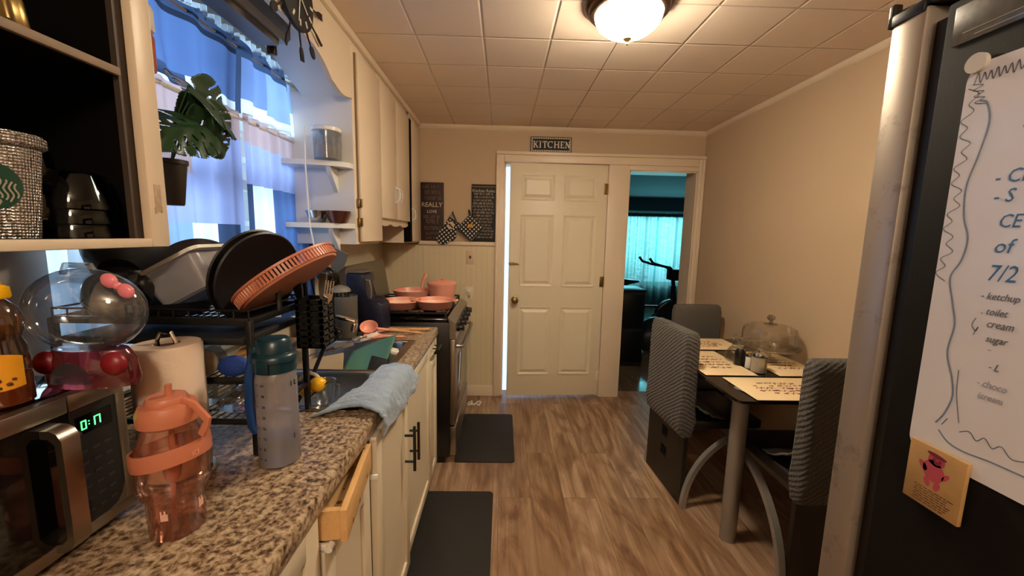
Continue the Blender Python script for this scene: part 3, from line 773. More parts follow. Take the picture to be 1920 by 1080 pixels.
tag(MB().lathe((-.88, .73, 1.7135), [(.04, 0), (.042, .003), (.045, .05), (.03, .075), (.006, .085), (.005, .15), (.034, .158), (.034, .161), (.001, .161)], 24).build('wine_glass', m_smoke, org=(-.88, .73, 1.7135)), 'upturned stemmed wine glass on the dark upper shelf', 'glass')
# ------------------------------------------------------------------ worktop, base cabinets, sink
CT = .915; CX = -.348
SY0, SY1, SX0, SX1 = 1.085, 1.83, -.93, -.425
wt = thing('worktop', 'speckled brown granite look worktop along the left wall with a sink cut into it', 'worktop', (-.69, 1, .875))
b = MB()
def slab(x0, x1, y0, y1): b.box(x0, x1, y0, y1, .875, CT)
slab(XL + .013, SX0, -.6, 2.125); slab(SX0, SX1, -.6, SY0); slab(SX0, SX1, SY1, 2.125)
b.box(SX1, CX - .012, -.6, 2.125, .875, CT)
b.rings([[(CX - .0121, y, CT), (CX - .004, y, CT - .002), (CX, y, CT - .009), (CX, y, .879), (CX - .004, y, .868), (CX - .0121, y, .868)] for y in (-.6, 2.125)])
b.build('top', m_granite, wt)
MB().box(XL + .013, XL + .03, -.6, .85, CT + .0005, CT + .09, .004).build('backsplash', m_granite, wt)

sk = thing('kitchen_sink', 'double bowl stainless steel sink set in the worktop under the window', 'sink', (-.68, 1.45, .74))
def bowl(y0, y1, dz=.17):
    q = MB(); x0, x1 = SX0 + .03, SX1 - .012
    def R(i, z, r): return [(p[0], p[1], z) for p in rounded(x1 - x0 - 2 * i, y1 - y0 - 2 * i, r, 5, (x0 + x1) / 2, (y0 + y1) / 2)]
    q.rings([R(0, CT + .003, .05), R(.004, CT - .004, .05), R(.012, CT - dz + .03, .045), R(.03, CT - dz + .004, .04), R(.11, CT - dz, .03)], cap=False)
    cx, cy = (x0 + x1) / 2, (y0 + y1) / 2
    vv = R(.11, CT - dz, .03); q._put(vv, [tuple(range(len(vv)))])
    q.keep = True
    return q
ym0, ym1 = 1.385, 1.415
bowl(SY0 + .022, ym0).build('bowl', m_steel2, sk); bowl(ym1, SY1 - .025).build('bowl', m_steel2, sk)
q = MB(); z0, z1 = CT + .0005, CT + .005
q.box(SX0 - .012, SX0 + .03, SY0 - .012, SY1 + .012, z0, z1, .002).box(SX1 - .012, SX1 + .02, SY0 - .012, SY1 + .012, z0, z1, .002)
q.box(SX0 + .03, SX1 - .012, SY0 - .012, SY0 + .022, z0, z1, .002).box(SX0 + .03, SX1 - .012, SY1 - .025, SY1 + .012, z0, z1, .002).box(SX0 + .03, SX1 - .012, ym0, ym1, z0, z1, .002)
q.build('rim', m_steel2, sk)
for y in ((SY0 + .022 + ym0) / 2, (ym1 + SY1 - .025) / 2):
    MB().lathe((-.67, y, CT - .1695), [(.04, 0), (.04, .003), (.03, .001), (.001, -.001)], 24).build('drain', m_chrome, sk)

m_cab = M('cream_cabinet', '#d6c9b0', .42, vary=.03)
FX = -.375
def shaker(q, y0, y1, z0, z1, x=FX, t=.02, st=.05):
    q.box(x, x + t, y0, y0 + st, z0, z1, .002).box(x, x + t, y1 - st, y1, z0, z1, .002).box(x, x + t, y0 + st, y1 - st, z0, z0 + st, .002).box(x, x + t, y0 + st, y1 - st, z1 - st, z1, .002)
    q.box(x, x + t - .009, y0 + st - .004, y1 - st + .004, z0 + st - .004, z1 - st + .004)
    return q
def unit(label, y0, y1, open_top=False):
    u = thing('base_cabinet', label, 'cabinet', ((XL + FX) / 2, (y0 + y1) / 2, 0), 'cream base cabinets')
    q = MB(); q.box(XL + .02, FX - .02, y0 + .001, y0 + .016, .10, .868).box(XL + .02, FX - .02, y1 - .016, y1 - .001, .10, .868).box(XL + .02, FX - .02, y0 + .016, y1 - .016, .10, .118).box(XL + .02, FX - .055, y0 + .001, y1 - .001, .0, .0995)
    q.box(XL + .02, XL + .03, y0 + .016, y1 - .016, .118, .868)
    q.build('body', m_cab, u)
    q = MB(); q.box(FX - .0195, FX - .0005, y0 + .001, y0 + .03, .10, .868).box(FX - .0195, FX - .0005, y1 - .03, y1 - .001, .10, .868).box(FX - .0195, FX - .0005, y0 + .03, y1 - .03, .10, .13).box(FX - .0195, FX - .0005, y0 + .03, y1 - .03, .85, .868)
    if not open_top: q.box(FX - .0195, FX - .0005, y0 + .03, y1 - .03, .77, .79)
    q.build('face_frame', m_cab, u)
    return u
def pull(parent, y, z0, z1, x):
    h = MB(); h.box(x + .03, x + .040, y - .005, y + .005, z0, z1, .0015)
    for z in (z0 + .035, z1 - .035): h.cyl((x, y, z), (x + .031, y, z), .0045, n=10)
    h.build('handle', m_black, parent)
u1 = unit('cream base cabinet at the near end of the worktop, below the microwave', .04, .725)
d = shaker(MB(), .05, .72, .135, .862).build('door', m_cab, u1)
u2 = unit('cream base cabinet whose drawer front is missing, showing raw pine', .73, 1.028, True)
d = shaker(MB(), .74, 1.015, .135, .765).build('door', m_cab, u2)
q = MB(); q.box(FX - .11, FX + .012, .752, .765, .795, .86).box(FX - .11, FX + .012, 1.0, 1.012, .795, .86).box(FX + .0125, FX + .027, .748, 1.014, .79, .862, .002).box(FX - .11, FX + .012, .765, 1.0, .795, .801).box(FX - .122, FX - .1105, .752, 1.012, .795, .86)
DRX = Matrix.Translation((FX + .02, 1.01, 0)) @ rotm('Z', 8) @ Matrix.Translation((-FX - .02, -1.01, -.008))
bmesh.ops.transform(q.bm, matrix=DRX, verts=q.bm.verts)
d = q.build('drawer', m_pine, u2)
q = MB(); q.box(FX - .02, FX + .035, .738, .747, .772, .785, .002).cyl((FX + .03, .735, .778), (FX + .03, .750, .778), .008); q.build('drawer_runner', m_wht_pl, d)
u3 = unit('wide cream sink cabinet with two tall doors and black bar handles', 1.03, 1.915, True)
for (y0, y1, hy, dx) in ((1.04, 1.402, 1.345, .012), (1.408, 1.905, 1.468, 0)):
    d = shaker(MB(), y0, y1, .14, .862, FX + dx, .022, .045).build('door', m_cab, u3)
    pull(d, hy, .565 if hy < 1.4 else .535, .735 if hy < 1.4 else .69, FX + dx + .022)
for z0_, z1_ in ((.735, .75), (.85, .862)): MB().box(FX + .005, FX + .036, 1.031, 1.0395, z0_, z1_, .002).build('catch', m_wht_pl, u3)
u4 = unit('narrow cream base cabinet with a small drawer beside the stove', 1.918, 2.122)
d = shaker(MB(), 1.925, 2.118, .795, .862, FX, .02, .018).build('drawer', m_cab, u4)
h = MB(); h.box(FX + .045, FX + .054, 1.98, 2.08, .825, .834, .0015)
for y in (2.0, 2.06): h.cyl((FX + .02, y, .83), (FX + .046, y, .83), .004, n=8)
h.build('handle', m_black, d)
d = shaker(MB(), 1.925, 2.118, .135, .765, FX, .02, .045).build('door', m_cab, u4)

# blue towel over the sink edge
tw = MB()
prof = [(-.462, .885), (-.452, .905), (-.440, .926), (-.41, .934), (-.375, .936), (-.345, .932), (-.328, .918), (-.322, .90), (-.322, .88), (-.326, .862)]
def towel(u, v):
    y = 1.045 + .385 * u; t = v * (len(prof) - 1); i = min(int(t), len(prof) - 2); f_ = t - i
    x = prof[i][0] * (1 - f_) + prof[i + 1][0] * f_; z = prof[i][1] * (1 - f_) + prof[i + 1][1] * f_
    n1 = noise.noise(Vector((u * 5, v * 4, 2))); n2 = noise.noise(Vector((u * 14, v * 9, 5)))
    hang = max(0, v - .62)
    sag = hang * (.07 * (1 - abs(u - .62) * 1.5) + .05 * n1)
    inner = max(0, .35 - v) * (.02 - .25 * max(0, .5 - u))
    bulk = max(0., 1 - abs(v - .5) * 2.6)
    return (x + .012 * n1 * (v > .6) + abs(n2) * .010 * (v > .6) - .55 * max(0, .4 - v) * max(0, .45 - u), y + .02 * n1 + .035 * hang * (u - .5), z - (sag if v > .62 else 0) + inner * 0 + .010 * abs(n1) + .010 * abs(n2) + .024 * bulk * max(0, sin(u * pi * 1.05)) ** .8)
tw.sheet(towel, 60, 44)
tw_o = tw.build('dish_towel', M('blue_terry', '#8d9fb3', .95, vary=.12, vscale=25, bump=.9, bscale=160, sheen=.3), org=(-.38, 1.3, .93), solid=.006)
tag(tw_o, 'rumpled pale blue dish towel draped over the front edge of the sink', 'towel')

# ------------------------------------------------------------------ stove
SA, SB, SF = 2.30, 3.06, -.31
st = thing('stove', 'black and stainless steel gas stove with pink pans on top', 'stove', (-.62, 2.68, 0))
q = MB(); q.box(-.96, SF, SA, SB, .05, .90, .004).box(-.94, SF - .03, SA + .02, SB - .02, 0, .0495); q.build('body', m_black, st)
MB().box(-.96, SF - .01, SA - .002, SB + .002, .9005, .925, .006).build('cooktop', m_blkgloss, st)
q = MB(); q.prism([(SF - .0095, .93), (SF + .035, .895), (SF + .04, .80), (SF + .0005, .80), (SF + .0005, .899)], 'y', SA, SB); q.build('control_panel', m_steel, st)
q = MB(); q.box(SF + .0005, SF + .035, SA + .006, SB - .006, .255, .795, .005); dd = q.build('oven_door', m_steel, st)
MB().box(SF + .0352, SF + .037, SA + .13, SB - .13, .36, .66, .001).build('oven_window', m_blkgloss, dd)
h = MB(); h.tube([(SF + .036, SA + .05, .745), (SF + .07, SA + .055, .745), (SF + .078, SA + .09, .745), (SF + .078, SB - .09, .745), (SF + .07, SB - .055, .745), (SF + .036, SB - .05, .745)], .012, 10); h.build('handle', m_steel, dd)
q = MB(); q.box(SF + .0005, SF + .04, SA + .004, SB - .004, .06, .245, .005); q.build('drawer', m_steel, st)
nrm = Vector((.095, 0, .045)).normalized(); nrm = Vector((.96, 0, .28)).normalized()
for i in range(5):
    y = SA + .09 + i * .145; c = Vector((SF + .037, y, .852))
    MB().lathe(c, [(.024, 0), (.024, .012), (.019, .016), (.017, .036), (.001, .037)], 20, M=align((1, 0, .1))).box(c.x + .03, c.x + .044, y - .004, y + .004, c.z - .018, c.z + .018, .001).build('knob', m_black, st)
for gy in (SA + .19, SB - .19):
    q = MB()
    for gx in (-.80, -.46):
        for a in range(4):
            R = rotm('Z', 45 + 90 * a); p = R @ Vector((.125, 0, 0)); q.tube([(gx + p.x, gy + p.y, .955), (gx + p.x * .3, gy + p.y * .3, .955)], .0055, 6)
        q.torus((gx, gy, .953), .055, .005, n=20, m=6)
    for (x0, x1) in ((-.94, -.33),):
        for y in (gy - .165, gy + .165): q.box(x0, x1, y - .005, y + .005, .947, .957)
        for x in (-.94, -.63, -.335): q.box(x - .005, x + .005, gy - .165, gy + .165, .947, .957)
        for x in (-.94, -.335):
            for y in (gy - .165, gy + .165): q.box(x - .006, x + .006, y - .006, y + .006, .9255, .9465)
    q.build('grate', m_iron, st)
    for gx in (-.80, -.46): MB().lathe((gx, gy, .9255), [(.04, 0), (.042, .006), (.03, .012), (.001, .013)], 20).build('burner', m_iron, st)
q = MB()
pl = rounded(SB - SA, .30, .045, 6, (SA + SB) / 2, 1.07)
q.prism(pl, 'x', -.02, .02, M=Matrix.Translation((-.895, 0, 0)) @ Matrix.Translation((0, 0, .93)) @ rotm('Y', -8) @ Matrix.Translation((0, 0, -.93)))
q.build('backguard', M('backguard_steel', '#7f7668', .35, .6), st)
q = MB(); q.prism(rounded(.2, .06, .01, 3, (SA + SB) / 2, 1.12), 'x', .0202, .022, M=Matrix.Translation((-.895, 0, 0)) @ Matrix.Translation((0, 0, .93)) @ rotm('Y', -8) @ Matrix.Translation((0, 0, -.93))); q.build('clock_panel', m_blkgloss, st)
tag(MB().tube([(-.27 + .03 * cos(t) + t * .012, 3.15 + .035 * sin(t * 1.3), .018 + .012 * abs(sin(t * 2))) for t in arc(40, 0, 9)], .007, 7).build('cable_bundle', m_wht_pl, org=(-.26, 3.15, 0)), 'small bundle of white cable on the floor behind the stove', 'cable')

# pink pans
def skillet(c, r, h, label, hang, hl=.15, lift=.2, lid=False, name='frying_pan', cat='pan'):
    p = thing(name, label, cat, c, 'pink pans on the stove')
    pr = [(r * .78, 0), (r * .84, .004), (r, h), (r * 1.03, h + .002), (r * 1.02, h + .006), (r * .97, h + .004)]
    if not lid: pr += [(r * .8, .008), (.001, .007)]
    MB().lathe(c, pr, 40, cap=not lid).build('body', m_pink, p)
    if lid:
        l = MB().lathe((c[0], c[1], c[2] + h + .0065), [(r * 1.02, 0), (r * 1.02, .006), (r * .9, .016), (r * .4, .024), (.001, .025)], 40).build('lid', m_pink, p)
        MB().lathe((c[0], c[1], c[2] + h + .0317), [(.008, 0), (.008, .01), (.022, .014), (.022, .022), (.001, .025)], 18).build('knob', m_pink, l)
    else:
        MB().lathe((c[0], c[1], c[2] + .0085), [(r * .82, 0), (r * .9, h * .5), (r * .88, h * .5), (r * .78, .002), (.001, .0015)], 36, cap=False).build('lining', m_pinkin, p)
    if hl:
        d = Vector((cos(hang), sin(hang), 0)); p0 = Vector(c) + d * r * .98 + Vector((0, 0, h * .8))
        MB().tube([p0, p0 + d * .03 + Vector((0, 0, .012)), p0 + d * hl * .6 + Vector((0, 0, lift * hl * .7)), p0 + d * hl + Vector((0, 0, lift * hl))], lambda t: .009 + .007 * t, 10, flat=.6).build('handle', m_pink, p)
    return p
skillet((-.635, 2.46, .957), .122, .045, 'pink frying pan front left on the stove, its handle toward the backguard', radians(192), .15, .25)
p = skillet((-.425, 2.47, .957), .12, .05, 'pink shallow pan front right on the stove with two loop handles', 0, 0)
for sg in (-1, 1):
    a0 = radians(10) if sg > 0 else radians(190)
    MB().tube([(-.425 + .123 * cos(a0 + t) + .02 * cos(a0) * sin((t + .35) / .7 * pi), 2.47 + .123 * sin(a0 + t), 1.005) for t in arc(8, -.35, .35)], .007, 8).build('loop_handle', m_pink, p)
skillet((-.66, 2.86, .957), .13, .055, 'pink saute pan back left on the stove with an upright handle', radians(75), .11, .95)
p = skillet((-.44, 2.87, .957), .105, .10, 'pink lidded saucepan back right on the stove', 0, 0, lid=True, name='saucepan', cat='pot')
# ------------------------------------------------------------------ microwave
mx = -.655; MY0, MY1 = .14, .672; MZ0, MZ1 = .928, 1.166
mw = thing('microwave', 'stainless steel and black microwave at the near end of the worktop', 'microwave', (-.83, .41, CT))
q = MB(); q.box(-.995, mx - .02, MY0, MY1, MZ0, MZ1, .004)
for x in (-.96, -.72):
    for y in (MY0 + .05, MY1 - .05): q.cyl((x, y, CT + .0005), (x, y, MZ0), .014, n=12)
q.build('case', m_blkgloss, mw)
q = MB()
def fr(i, x, r): return [(x, p[0], p[1]) for p in rounded(MY1 - MY0 - 2 * i, MZ1 - MZ0 - 2 * i, r, 5, (MY0 + MY1) / 2, (MZ0 + MZ1) / 2)]
yb = (.585, MY1); o_ = .026
q.box(mx - .0195, mx, MY0, .5835, MZ1 - o_, MZ1, .002).box(mx - .0195, mx, .5855, MY1, MZ1 - o_, MZ1, .002)
q.box(mx - .0195, mx, MY0, MY1, MZ0, MZ0 + .02, .002).box(mx - .0195, mx, MY1 - .015, MY1, MZ0 + .02, MZ1 - o_, .001)
q.prism([(MY1 - .0151, MZ0 + .0201), (MY1 - .0151, MZ0 + .05), (MY1 - .02, MZ0 + .034), (MY1 - .03, MZ0 + .024), (MY1 - .045, MZ0 + .0201)], 'x', mx - .019, mx - .0005)
q.build('steel_front', m_steel, mw)
MB().box(mx - .0194, mx - .002, MY0 + .004, .5835, MZ0 + .0205, MZ1 - o_ - .0005).build('door_glass', m_blkgloss, mw)
pn = MB().box(mx - .0194, mx - .002, .5855, MY1 - .0155, MZ0 + .0205, MZ1 - o_ - .0005).build('control_panel', m_blackmat, mw)
q = MB(); hp = []
for (x, z) in ((mx - .003, 1.126), (mx + .02, 1.128), (mx + .034, 1.118), (mx + .036, 1.09), (mx + .036, .985), (mx + .034, .965), (mx + .02, .958), (mx - .003, .96)):
    hp.append([(x, .548, z), (x, .576, z), (x - .004 if z < 1.1 else x, .576, z - .008), (x - .004, .548, z - .008)])
q.prism([(mx - .0015, 1.13), (mx + .012, 1.13), (mx + .022, 1.125), (mx + .028, 1.114), (mx + .028, .956), (mx + .022, .944), (mx + .012, .938), (mx - .0015, .938), (mx - .0015, .950), (mx + .010, .952), (mx + .018, .960), (mx + .018, 1.108), (mx + .010, 1.117), (mx - .0015, 1.118)], 'y', .545, .570)
q.build('handle', m_steel, mw)
MB().box(mx - .0018, mx - .0008, .592, .648, 1.096, 1.126).build('display', m_blkgloss, mw)
seg = {'0': 'abcdef', '1': 'bc', '7': 'abc'}
q = MB()
def seven(y, ch, h=.013, w_=.0065, t=.0016):
    z = 1.104; S = dict(a=(0, w_, h, h), g=(0, w_, h / 2, h / 2), d=(0, w_, 0, 0), f=(0, 0, h / 2, h), e=(0, 0, 0, h / 2), b=(w_, w_, h / 2, h), c=(w_, w_, 0, h / 2))
    for s_ in seg[ch]:
        a, b, c, d = S[s_]; q.box(mx - .0007, mx - .0003, y + a - t / 2, y + b + t / 2, z + c - t / 2, z + d + t / 2)
seven(.600, '0'); seven(.6135, '1'); seven(.622, '7')
for z in (1.108, 1.113): q.box(mx - .0007, mx - .0003, .6105, .612, z, z + .0015)
q.build('digits', EMIT('green_led', '#37ff5a', 1.6), mw)
q = MB()
for i in range(6):
    for j in range(3): q.box(mx - .0018, mx - .0012, .594 + j * .019, .605 + j * .019, .965 + i * .02, .969 + i * .02)
q.build('key_legends', M('dim_print', '#2c2a28', .6), pn)

# honey bottle on the microwave
hb = thing('honey_bottle', 'amber honey bottle with a yellow label and cap on the microwave', 'bottle', (-.708, .555, MZ1))
HX = Matrix.Translation((-.708, .555, MZ1)) @ Matrix.Diagonal((.85, .85, .86, 1)) @ Matrix.Translation((.705, -.545, -MZ1))
hz = MZ1 + .0005
MB(HX).lathe((-.705, .545, hz), [(.03, 0), (.034, .004), (.034, .045), (.033, .05), (.001, .051)], 28).build('honey', M('dark_honey', '#5a2408', .15, coat=.3), hb)
MB(HX).lathe((-.705, .545, hz + .0515), [(.033, 0), (.034, .01), (.032, .045), (.027, .06), (.031, .075), (.033, .09), (.027, .11), (.017, .122), (.014, .126)], 28, cap=False).build('shell', GLASS('honey_shell', '#d8b48a', .12, .08), hb)
q = MB(HX); q.sheet(lambda u, v: (-.705 + .0346 * cos(-2.2 + 2.3 * u), .545 + .0346 * sin(-2.2 + 2.3 * u), hz + .03 + .062 * v * (.8 + .2 * sin(u * pi)) + .004 * (1 - sin(u * pi))), 20, 6); q.build('label', M('yellow_label', '#e8a01e', .5), hb)
q = MB(HX)
for (u, v, r) in ((.45, .2, .004), (.6, .3, .005), (.75, .18, .004), (.62, .1, .003), (.82, .3, .003)):
    a = -2.2 + 2.3 * u; c = (-.705 + .0348 * cos(a), .545 + .0348 * sin(a), hz + .03 + .06 * v)
    q.ball(c, r, r, r * .8, 8, 4)
q.build('label_spots', M('brown_print', '#5b2a0e', .6), hb)
MB(HX).lathe((-.705, .545, hz + .1775), [(.021, 0), (.023, .003), (.022, .018), (.014, .022), (.012, .034), (.008, .037)], 24).build('cap', m_yellow, hb)

# generic clear storage jar with a red base
jx, jy = -.666, .638
j = thing('plastic_jar', 'rounded clear plastic treat jar with a dark red base and pink bow on the microwave', 'jar', (jx, jy, MZ1))
MB().ball((jx, jy, MZ1 + .122), .089, .05, .068, 32, 16).build('jar_body', GLASS('jar_plastic', '#e4ebf2', .10, .05, .05, '#cfe0f2'), j)
q = MB()
n = 40; rs = []
for z, k in ((MZ1 + .0005, .95), (MZ1 + .012, 1.0), (MZ1 + .045, .93), (MZ1 + .060, .78)):
    rs.append([(jx + .072 * k * cos(a), jy + .032 * k * sin(a), z) for a in arc(n, 0, 2 * pi)[:-1]])
q.rings(rs); q.build('base', GLASS('red_base_plastic', '#d48a92', .08, .1, .3, '#a03a46'), j)
q = MB(); q.prism([(jx - .004 + .029 * cos(a), MZ1 + .010 + .034 * sin(a)) for a in arc(14, 0, pi)], 'y', jy - .0345, jy - .0305); q.build('window', m_clearpl, j)
for s_ in (-1, 1): MB().ball((jx + s_ * .052, jy - .018, MZ1 + .040), .019, .013, .019, 16, 10).build('side_lobe', m_red, j)
bo = MB(); bc = Vector((jx + .078, jy - .026, MZ1 + .166))
Rb = rotm('Y', 33)
for s_ in (-1, 1):
    M2 = Matrix.Translation(bc) @ Rb @ Matrix.Translation((s_ * .014, 0, 0)) @ Matrix.Scale(1, 4)
    bo.ball(M2.translation, .013, .006, .011, 16, 8, M=Rb.to_3x3().to_4x4())
bo.ball(bc, .005, .007, .006, 14, 8); bo.build('bow', M('pink_bow', '#e07f8c', .35), j)
MB().tube([(jx - .03, jy, MZ1 + .180), (jx - .025, jy, MZ1 + .194), (jx + .015, jy, MZ1 + .194), (jx + .02, jy, MZ1 + .182)], .0045, 8).build('lid_handle', m_clearpl, j)

# paper towel roll on a holder
px_, py_ = -.662, .775
pt = thing('paper_towel_roll', 'white quilted paper towel roll on a steel holder beside the microwave', 'paper towel', (px_, py_, CT))
MB().lathe((px_, py_, CT + .0005), [(.062, 0), (.064, .004), (.062, .010), (.001, .012)], 32).build('holder_base', m_chrome, pt)
MB().lathe((px_, py_, CT + .0135), [(.021, 0), (.054, .0), (.0572, .004), (.0575, .13), (.057, .262), (.054, .267), (.022, .267), (.021, .26)], 48, cap=False).build('roll', m_paper, pt)
MB().lathe((px_, py_, CT + .0135), [(.0205, .0), (.0205, .262), (.0185, .262), (.0185, .0)], 24, cap=False).build('core', M('cardboard', '#6b4f38', .8), pt)
q = MB(); q.tube([(px_, py_, CT + .0125), (px_, py_, CT + .25)], .006, 10).tube([(px_ - .016, py_, CT + .25), (px_ - .018, py_, CT + .285), (px_ - .010, py_, CT + .302), (px_ + .010, py_, CT + .302), (px_ + .018, py_, CT + .285), (px_ + .016, py_, CT + .25)], .004, 8); q.build('holder_rod', m_chrome, pt)

# pink tumbler bottle
bx, by = -.545, .628
PKX = Matrix.Translation((bx, by, CT)) @ Matrix.Diagonal((.78, .78, .95, 1)) @ Matrix.Translation((-bx, -by, -CT))
pk = thing('pink_bottle', 'clear pink plastic drinking jug with a peach lid and carry ring', 'bottle', (bx, by, CT))
g_pk = GLASS('pink_plastic', '#fadbcd', .07, .06, .07, '#d98d74')
MB(PKX).lathe((bx, by, CT + .0008), [(.001, 0), (.046, 0), (.049, .004), (.051, .068), (.060, .080), (.0625, .086), (.0625, .15), (.058, .166), (.047, .186), (.045, .196), (.047, .199), (.045, .203)], 44, cap=False).build('body', g_pk, pk)
MB(PKX).lathe((bx, by, CT + .0025), [(.044, 0), (.0465, .004), (.048, .062), (.001, .0625)], 36).build('liquid', GLASS('pink_liquid', '#fdeee8', .02, .1, .08, '#d99484'), pk)
RT = rotm('X', 9) @ rotm('Y', -10)
RT = Matrix.Rotation(radians(-9), 4, Vector((.35, 1, 0)).normalized())
MB(PKX).lathe((bx, by, CT + .148), [(.0640, -.014), (.0685, -.014), (.0695, 0), (.0685, .014), (.0640, .014), (.0640, -.014)], 44, M=RT, cap=False).build('carry_ring', m_peach, pk)
MB(PKX).lathe((bx, by, CT + .2005), [(.049, 0), (.0525, .003), (.053, .022), (.047, .034), (.036, .036), (.036, .042), (.033, .047), (.001, .048)], 40).build('lid', m_peach, pk)
MB(PKX).tube([(bx + .004, by, CT + .246), (bx + .006, by, CT + .268)], .006, 12).build('spout', m_peach, pk)
q = MB(PKX); q.tube([(bx + .035, by - .0, CT + .238), (bx + .055, by, CT + .232), (bx + .082, by - .0, CT + .205), (bx + .078, by, CT + .197), (bx + .066, by, CT + .178)], .006, 8, flat=1.4); q.build('lid_strap', m_peach, pk)
q = MB(PKX); q.tube([(bx + .004, by, CT + .20), (bx - .004, by - .006, CT + .012)], .0045, 10); q.lathe((bx, by - .003, CT + .10), [(.004, -.012), (.014, 0), (.017, .02), (.016, .035), (.003, .036)], 20); q.build('straw', m_peach, pk)
q = MB(PKX)
fa2 = math.atan2(-by, -bx)
for i, t in enumerate((-.42, -.37, -.32, -.27, .62, .67, .72, .77)):
    a = fa2 - pi * .0 + t * 1.3; r0 = .0505
    q.box(-.0015, .0015, -.0004, .0008, CT + .042, CT + .042 + (.012 if i % 2 else .018), M=Matrix.Translation((bx + r0 * cos(a), by + r0 * sin(a), 0)) @ Matrix.Rotation(a + pi / 2, 4, 'Z'))
q.build('printed_marks', M('pale_pink_print', '#e6b3a4', .5), pk)
a = fa2 + .62; rdir = Vector((cos(a), sin(a), 0)); tdir = Vector((-sin(a), cos(a), 0))
q = MB(PKX); q.text('ICI', .012, Vector((bx, by, CT + .150)) + rdir * .0705 - tdir * .012, tdir, (0, 0, 1), dep=.0003); q.build('ring_lettering', M('pale_peach_print', '#f2b096', .5), pk)

# blue tick-mark water bottle
wx, wy = -.486, .832
wb = thing('water_bottle', 'tall frosted water bottle with a dark blue cap and printed hour marks', 'bottle', (wx, wy, CT))
g_fr = GLASS('frosted_plastic', '#e2dde0', .05, .22, .36, '#d8d0d4')
MB().lathe((wx, wy, CT + .0008), [(.001, 0), (.037, 0), (.0405, .004), (.0405, .19), (.037, .205), (.034, .212)], 40, cap=False).build('body', g_fr, wb)
MB().lathe((wx, wy, CT + .003), [(.034, 0), (.038, .004), (.038, .055), (.001, .056)], 32).build('water', GLASS('blue_water', '#9cc0d2', .03, .1, .25, '#7fa9bf'), wb)
MB().ball((wx + .004, wy - .006, CT + .048), .018, .018, .024, 16, 10).build('infuser', M('blue_infuser', '#3d6aa6', .5), wb)
q = MB(); q.lathe((wx, wy, CT + .2085), [(.038, 0), (.0415, .002), (.0415, .022), (.0445, .024), (.0445, .034), (.040, .040), (.034, .042), (.033, .064), (.027, .071), (.001, .072)], 40); q.build('cap', m_teal, wb)
MB().box(wx - .048, wx - .032, wy - .012, wy + .012, CT + .235, CT + .262, .005).build('strap_hinge', m_teal, wb)
MB().box(wx - .012, wx + .012, wy - .047, wy - .0448, CT + .213, CT + .24, .0008).build('cap_latch', m_teal, wb)
q = MB(); q.tube([(wx - .040, wy - .006, CT + .245), (wx - .052, wy - .008, CT + .20), (wx - .054, wy - .01, CT + .13), (wx - .050, wy - .01, CT + .085), (wx - .043, wy - .008, CT + .07)], .009, 10, flat=1.6); q.build('carry_strap', m_blue, wb)
MB().tube([(wx - .062, wy + .012, CT + .19), (wx - .066, wy + .01, CT + .14), (wx - .06, wy + .01, CT + .085)], .008, 8, flat=1.4).build('red_strap', m_red, wb)
q = MB(); fa3 = math.atan2(-wy, -wx)
def onb(a, z, rr=.0411): return Vector((wx + rr * cos(a), wy + rr * sin(a), z))
nums = ['oz', '28', '24', '20', '16', '12', '8', '4']
for i, s_ in enumerate(nums):
    z = CT + .185 - i * .0235; a = fa3 - .78
    q.text(s_, .0085, onb(a, z), (-sin(a), cos(a), 0), (0, 0, 1), dep=.0003)
    a2 = fa3 - 1.05; q.box(-.004, .004, -.0004, .0004, z + .002, z + .0028, M=Matrix.Translation((wx + .0409 * cos(a2), wy + .0409 * sin(a2), 0)) @ Matrix.Rotation(a2 + pi / 2, 4, 'Z'))
for (s_, a, z) in (('1', fa3 + .62, CT + .178), ('L', fa3 + .9, CT + .178), ('1', fa3 + .66, CT + .06)):
    q.text(s_, .016, onb(a, z), (-sin(a), cos(a), 0), (0, 0, 1), dep=.0003)
q.build('printed_scale', m_black, wb)

# ------------------------------------------------------------------ dish rack
RX0, RX1, RY0, RY1 = -.962, -.548, .852, 1.085
dk = thing('dish_rack', 'two tier black wire dish rack beside the sink under the window', 'dish rack', (-.76, .97, CT))
zu, zl = 1.215, 1.0
for (x, y) in ((RX0, RY0), (RX1, RY0), (RX0, RY1), (RX1, RY1)):
    MB().box(x - .007, x + .007, y - .007, y + .007, CT + .0008, zu + .012, .003).build('leg', m_blkwire, dk)
q = MB()
for y in (RY0, RY1): q.box(RX0, RX1, y - .005, y + .005, zu, zu + .016, .002)
for x in (RX0, RX1): q.box(x - .005, x + .005, RY0, RY1, zu, zu + .016, .002)
for i in range(1, 26): x = RX0 + (RX1 - RX0) * i / 26; q.tube([(x, RY0, zu + .016), (x, RY0 + .004, zu + .002), (x, RY1 - .004, zu + .002), (x, RY1, zu + .016)], .0018, 5)
for i in range(1, 6): y = RY0 + (RY1 - RY0) * i / 6; q.tube([(RX0, y, zu), (RX1, y, zu)], .002, 5)
for y in (RY0, RY1): q.tube([(RX0, y, zu + .032), (RX1, y, zu + .032)], .0025, 6)
for x in (RX0, RX1): q.tube([(x, RY0, zu + .032), (x, RY1, zu + .032)], .0025, 6)
for i in range(0, 27, 2): x = RX0 + (RX1 - RX0) * i / 26; q.tube([(x, RY0, zu + .016), (x, RY0, zu + .032)], .0018, 5)
q.build('upper_basket', m_blkwire, dk)
MB().box(RX0 + .012, RX1 - .012, RY0 - .003, RY1 - .01, zu - .045, zu - .028, .004).build('drip_tray', m_blackmat, dk)
q = MB()
for y in (RY0, RY1): q.box(RX0, RX1, y - .005, y + .005, zl - .012, zl, .002)
for x in (RX0, RX1): q.box(x - .005, x + .005, RY0, RY1, zl - .012, zl, .002)
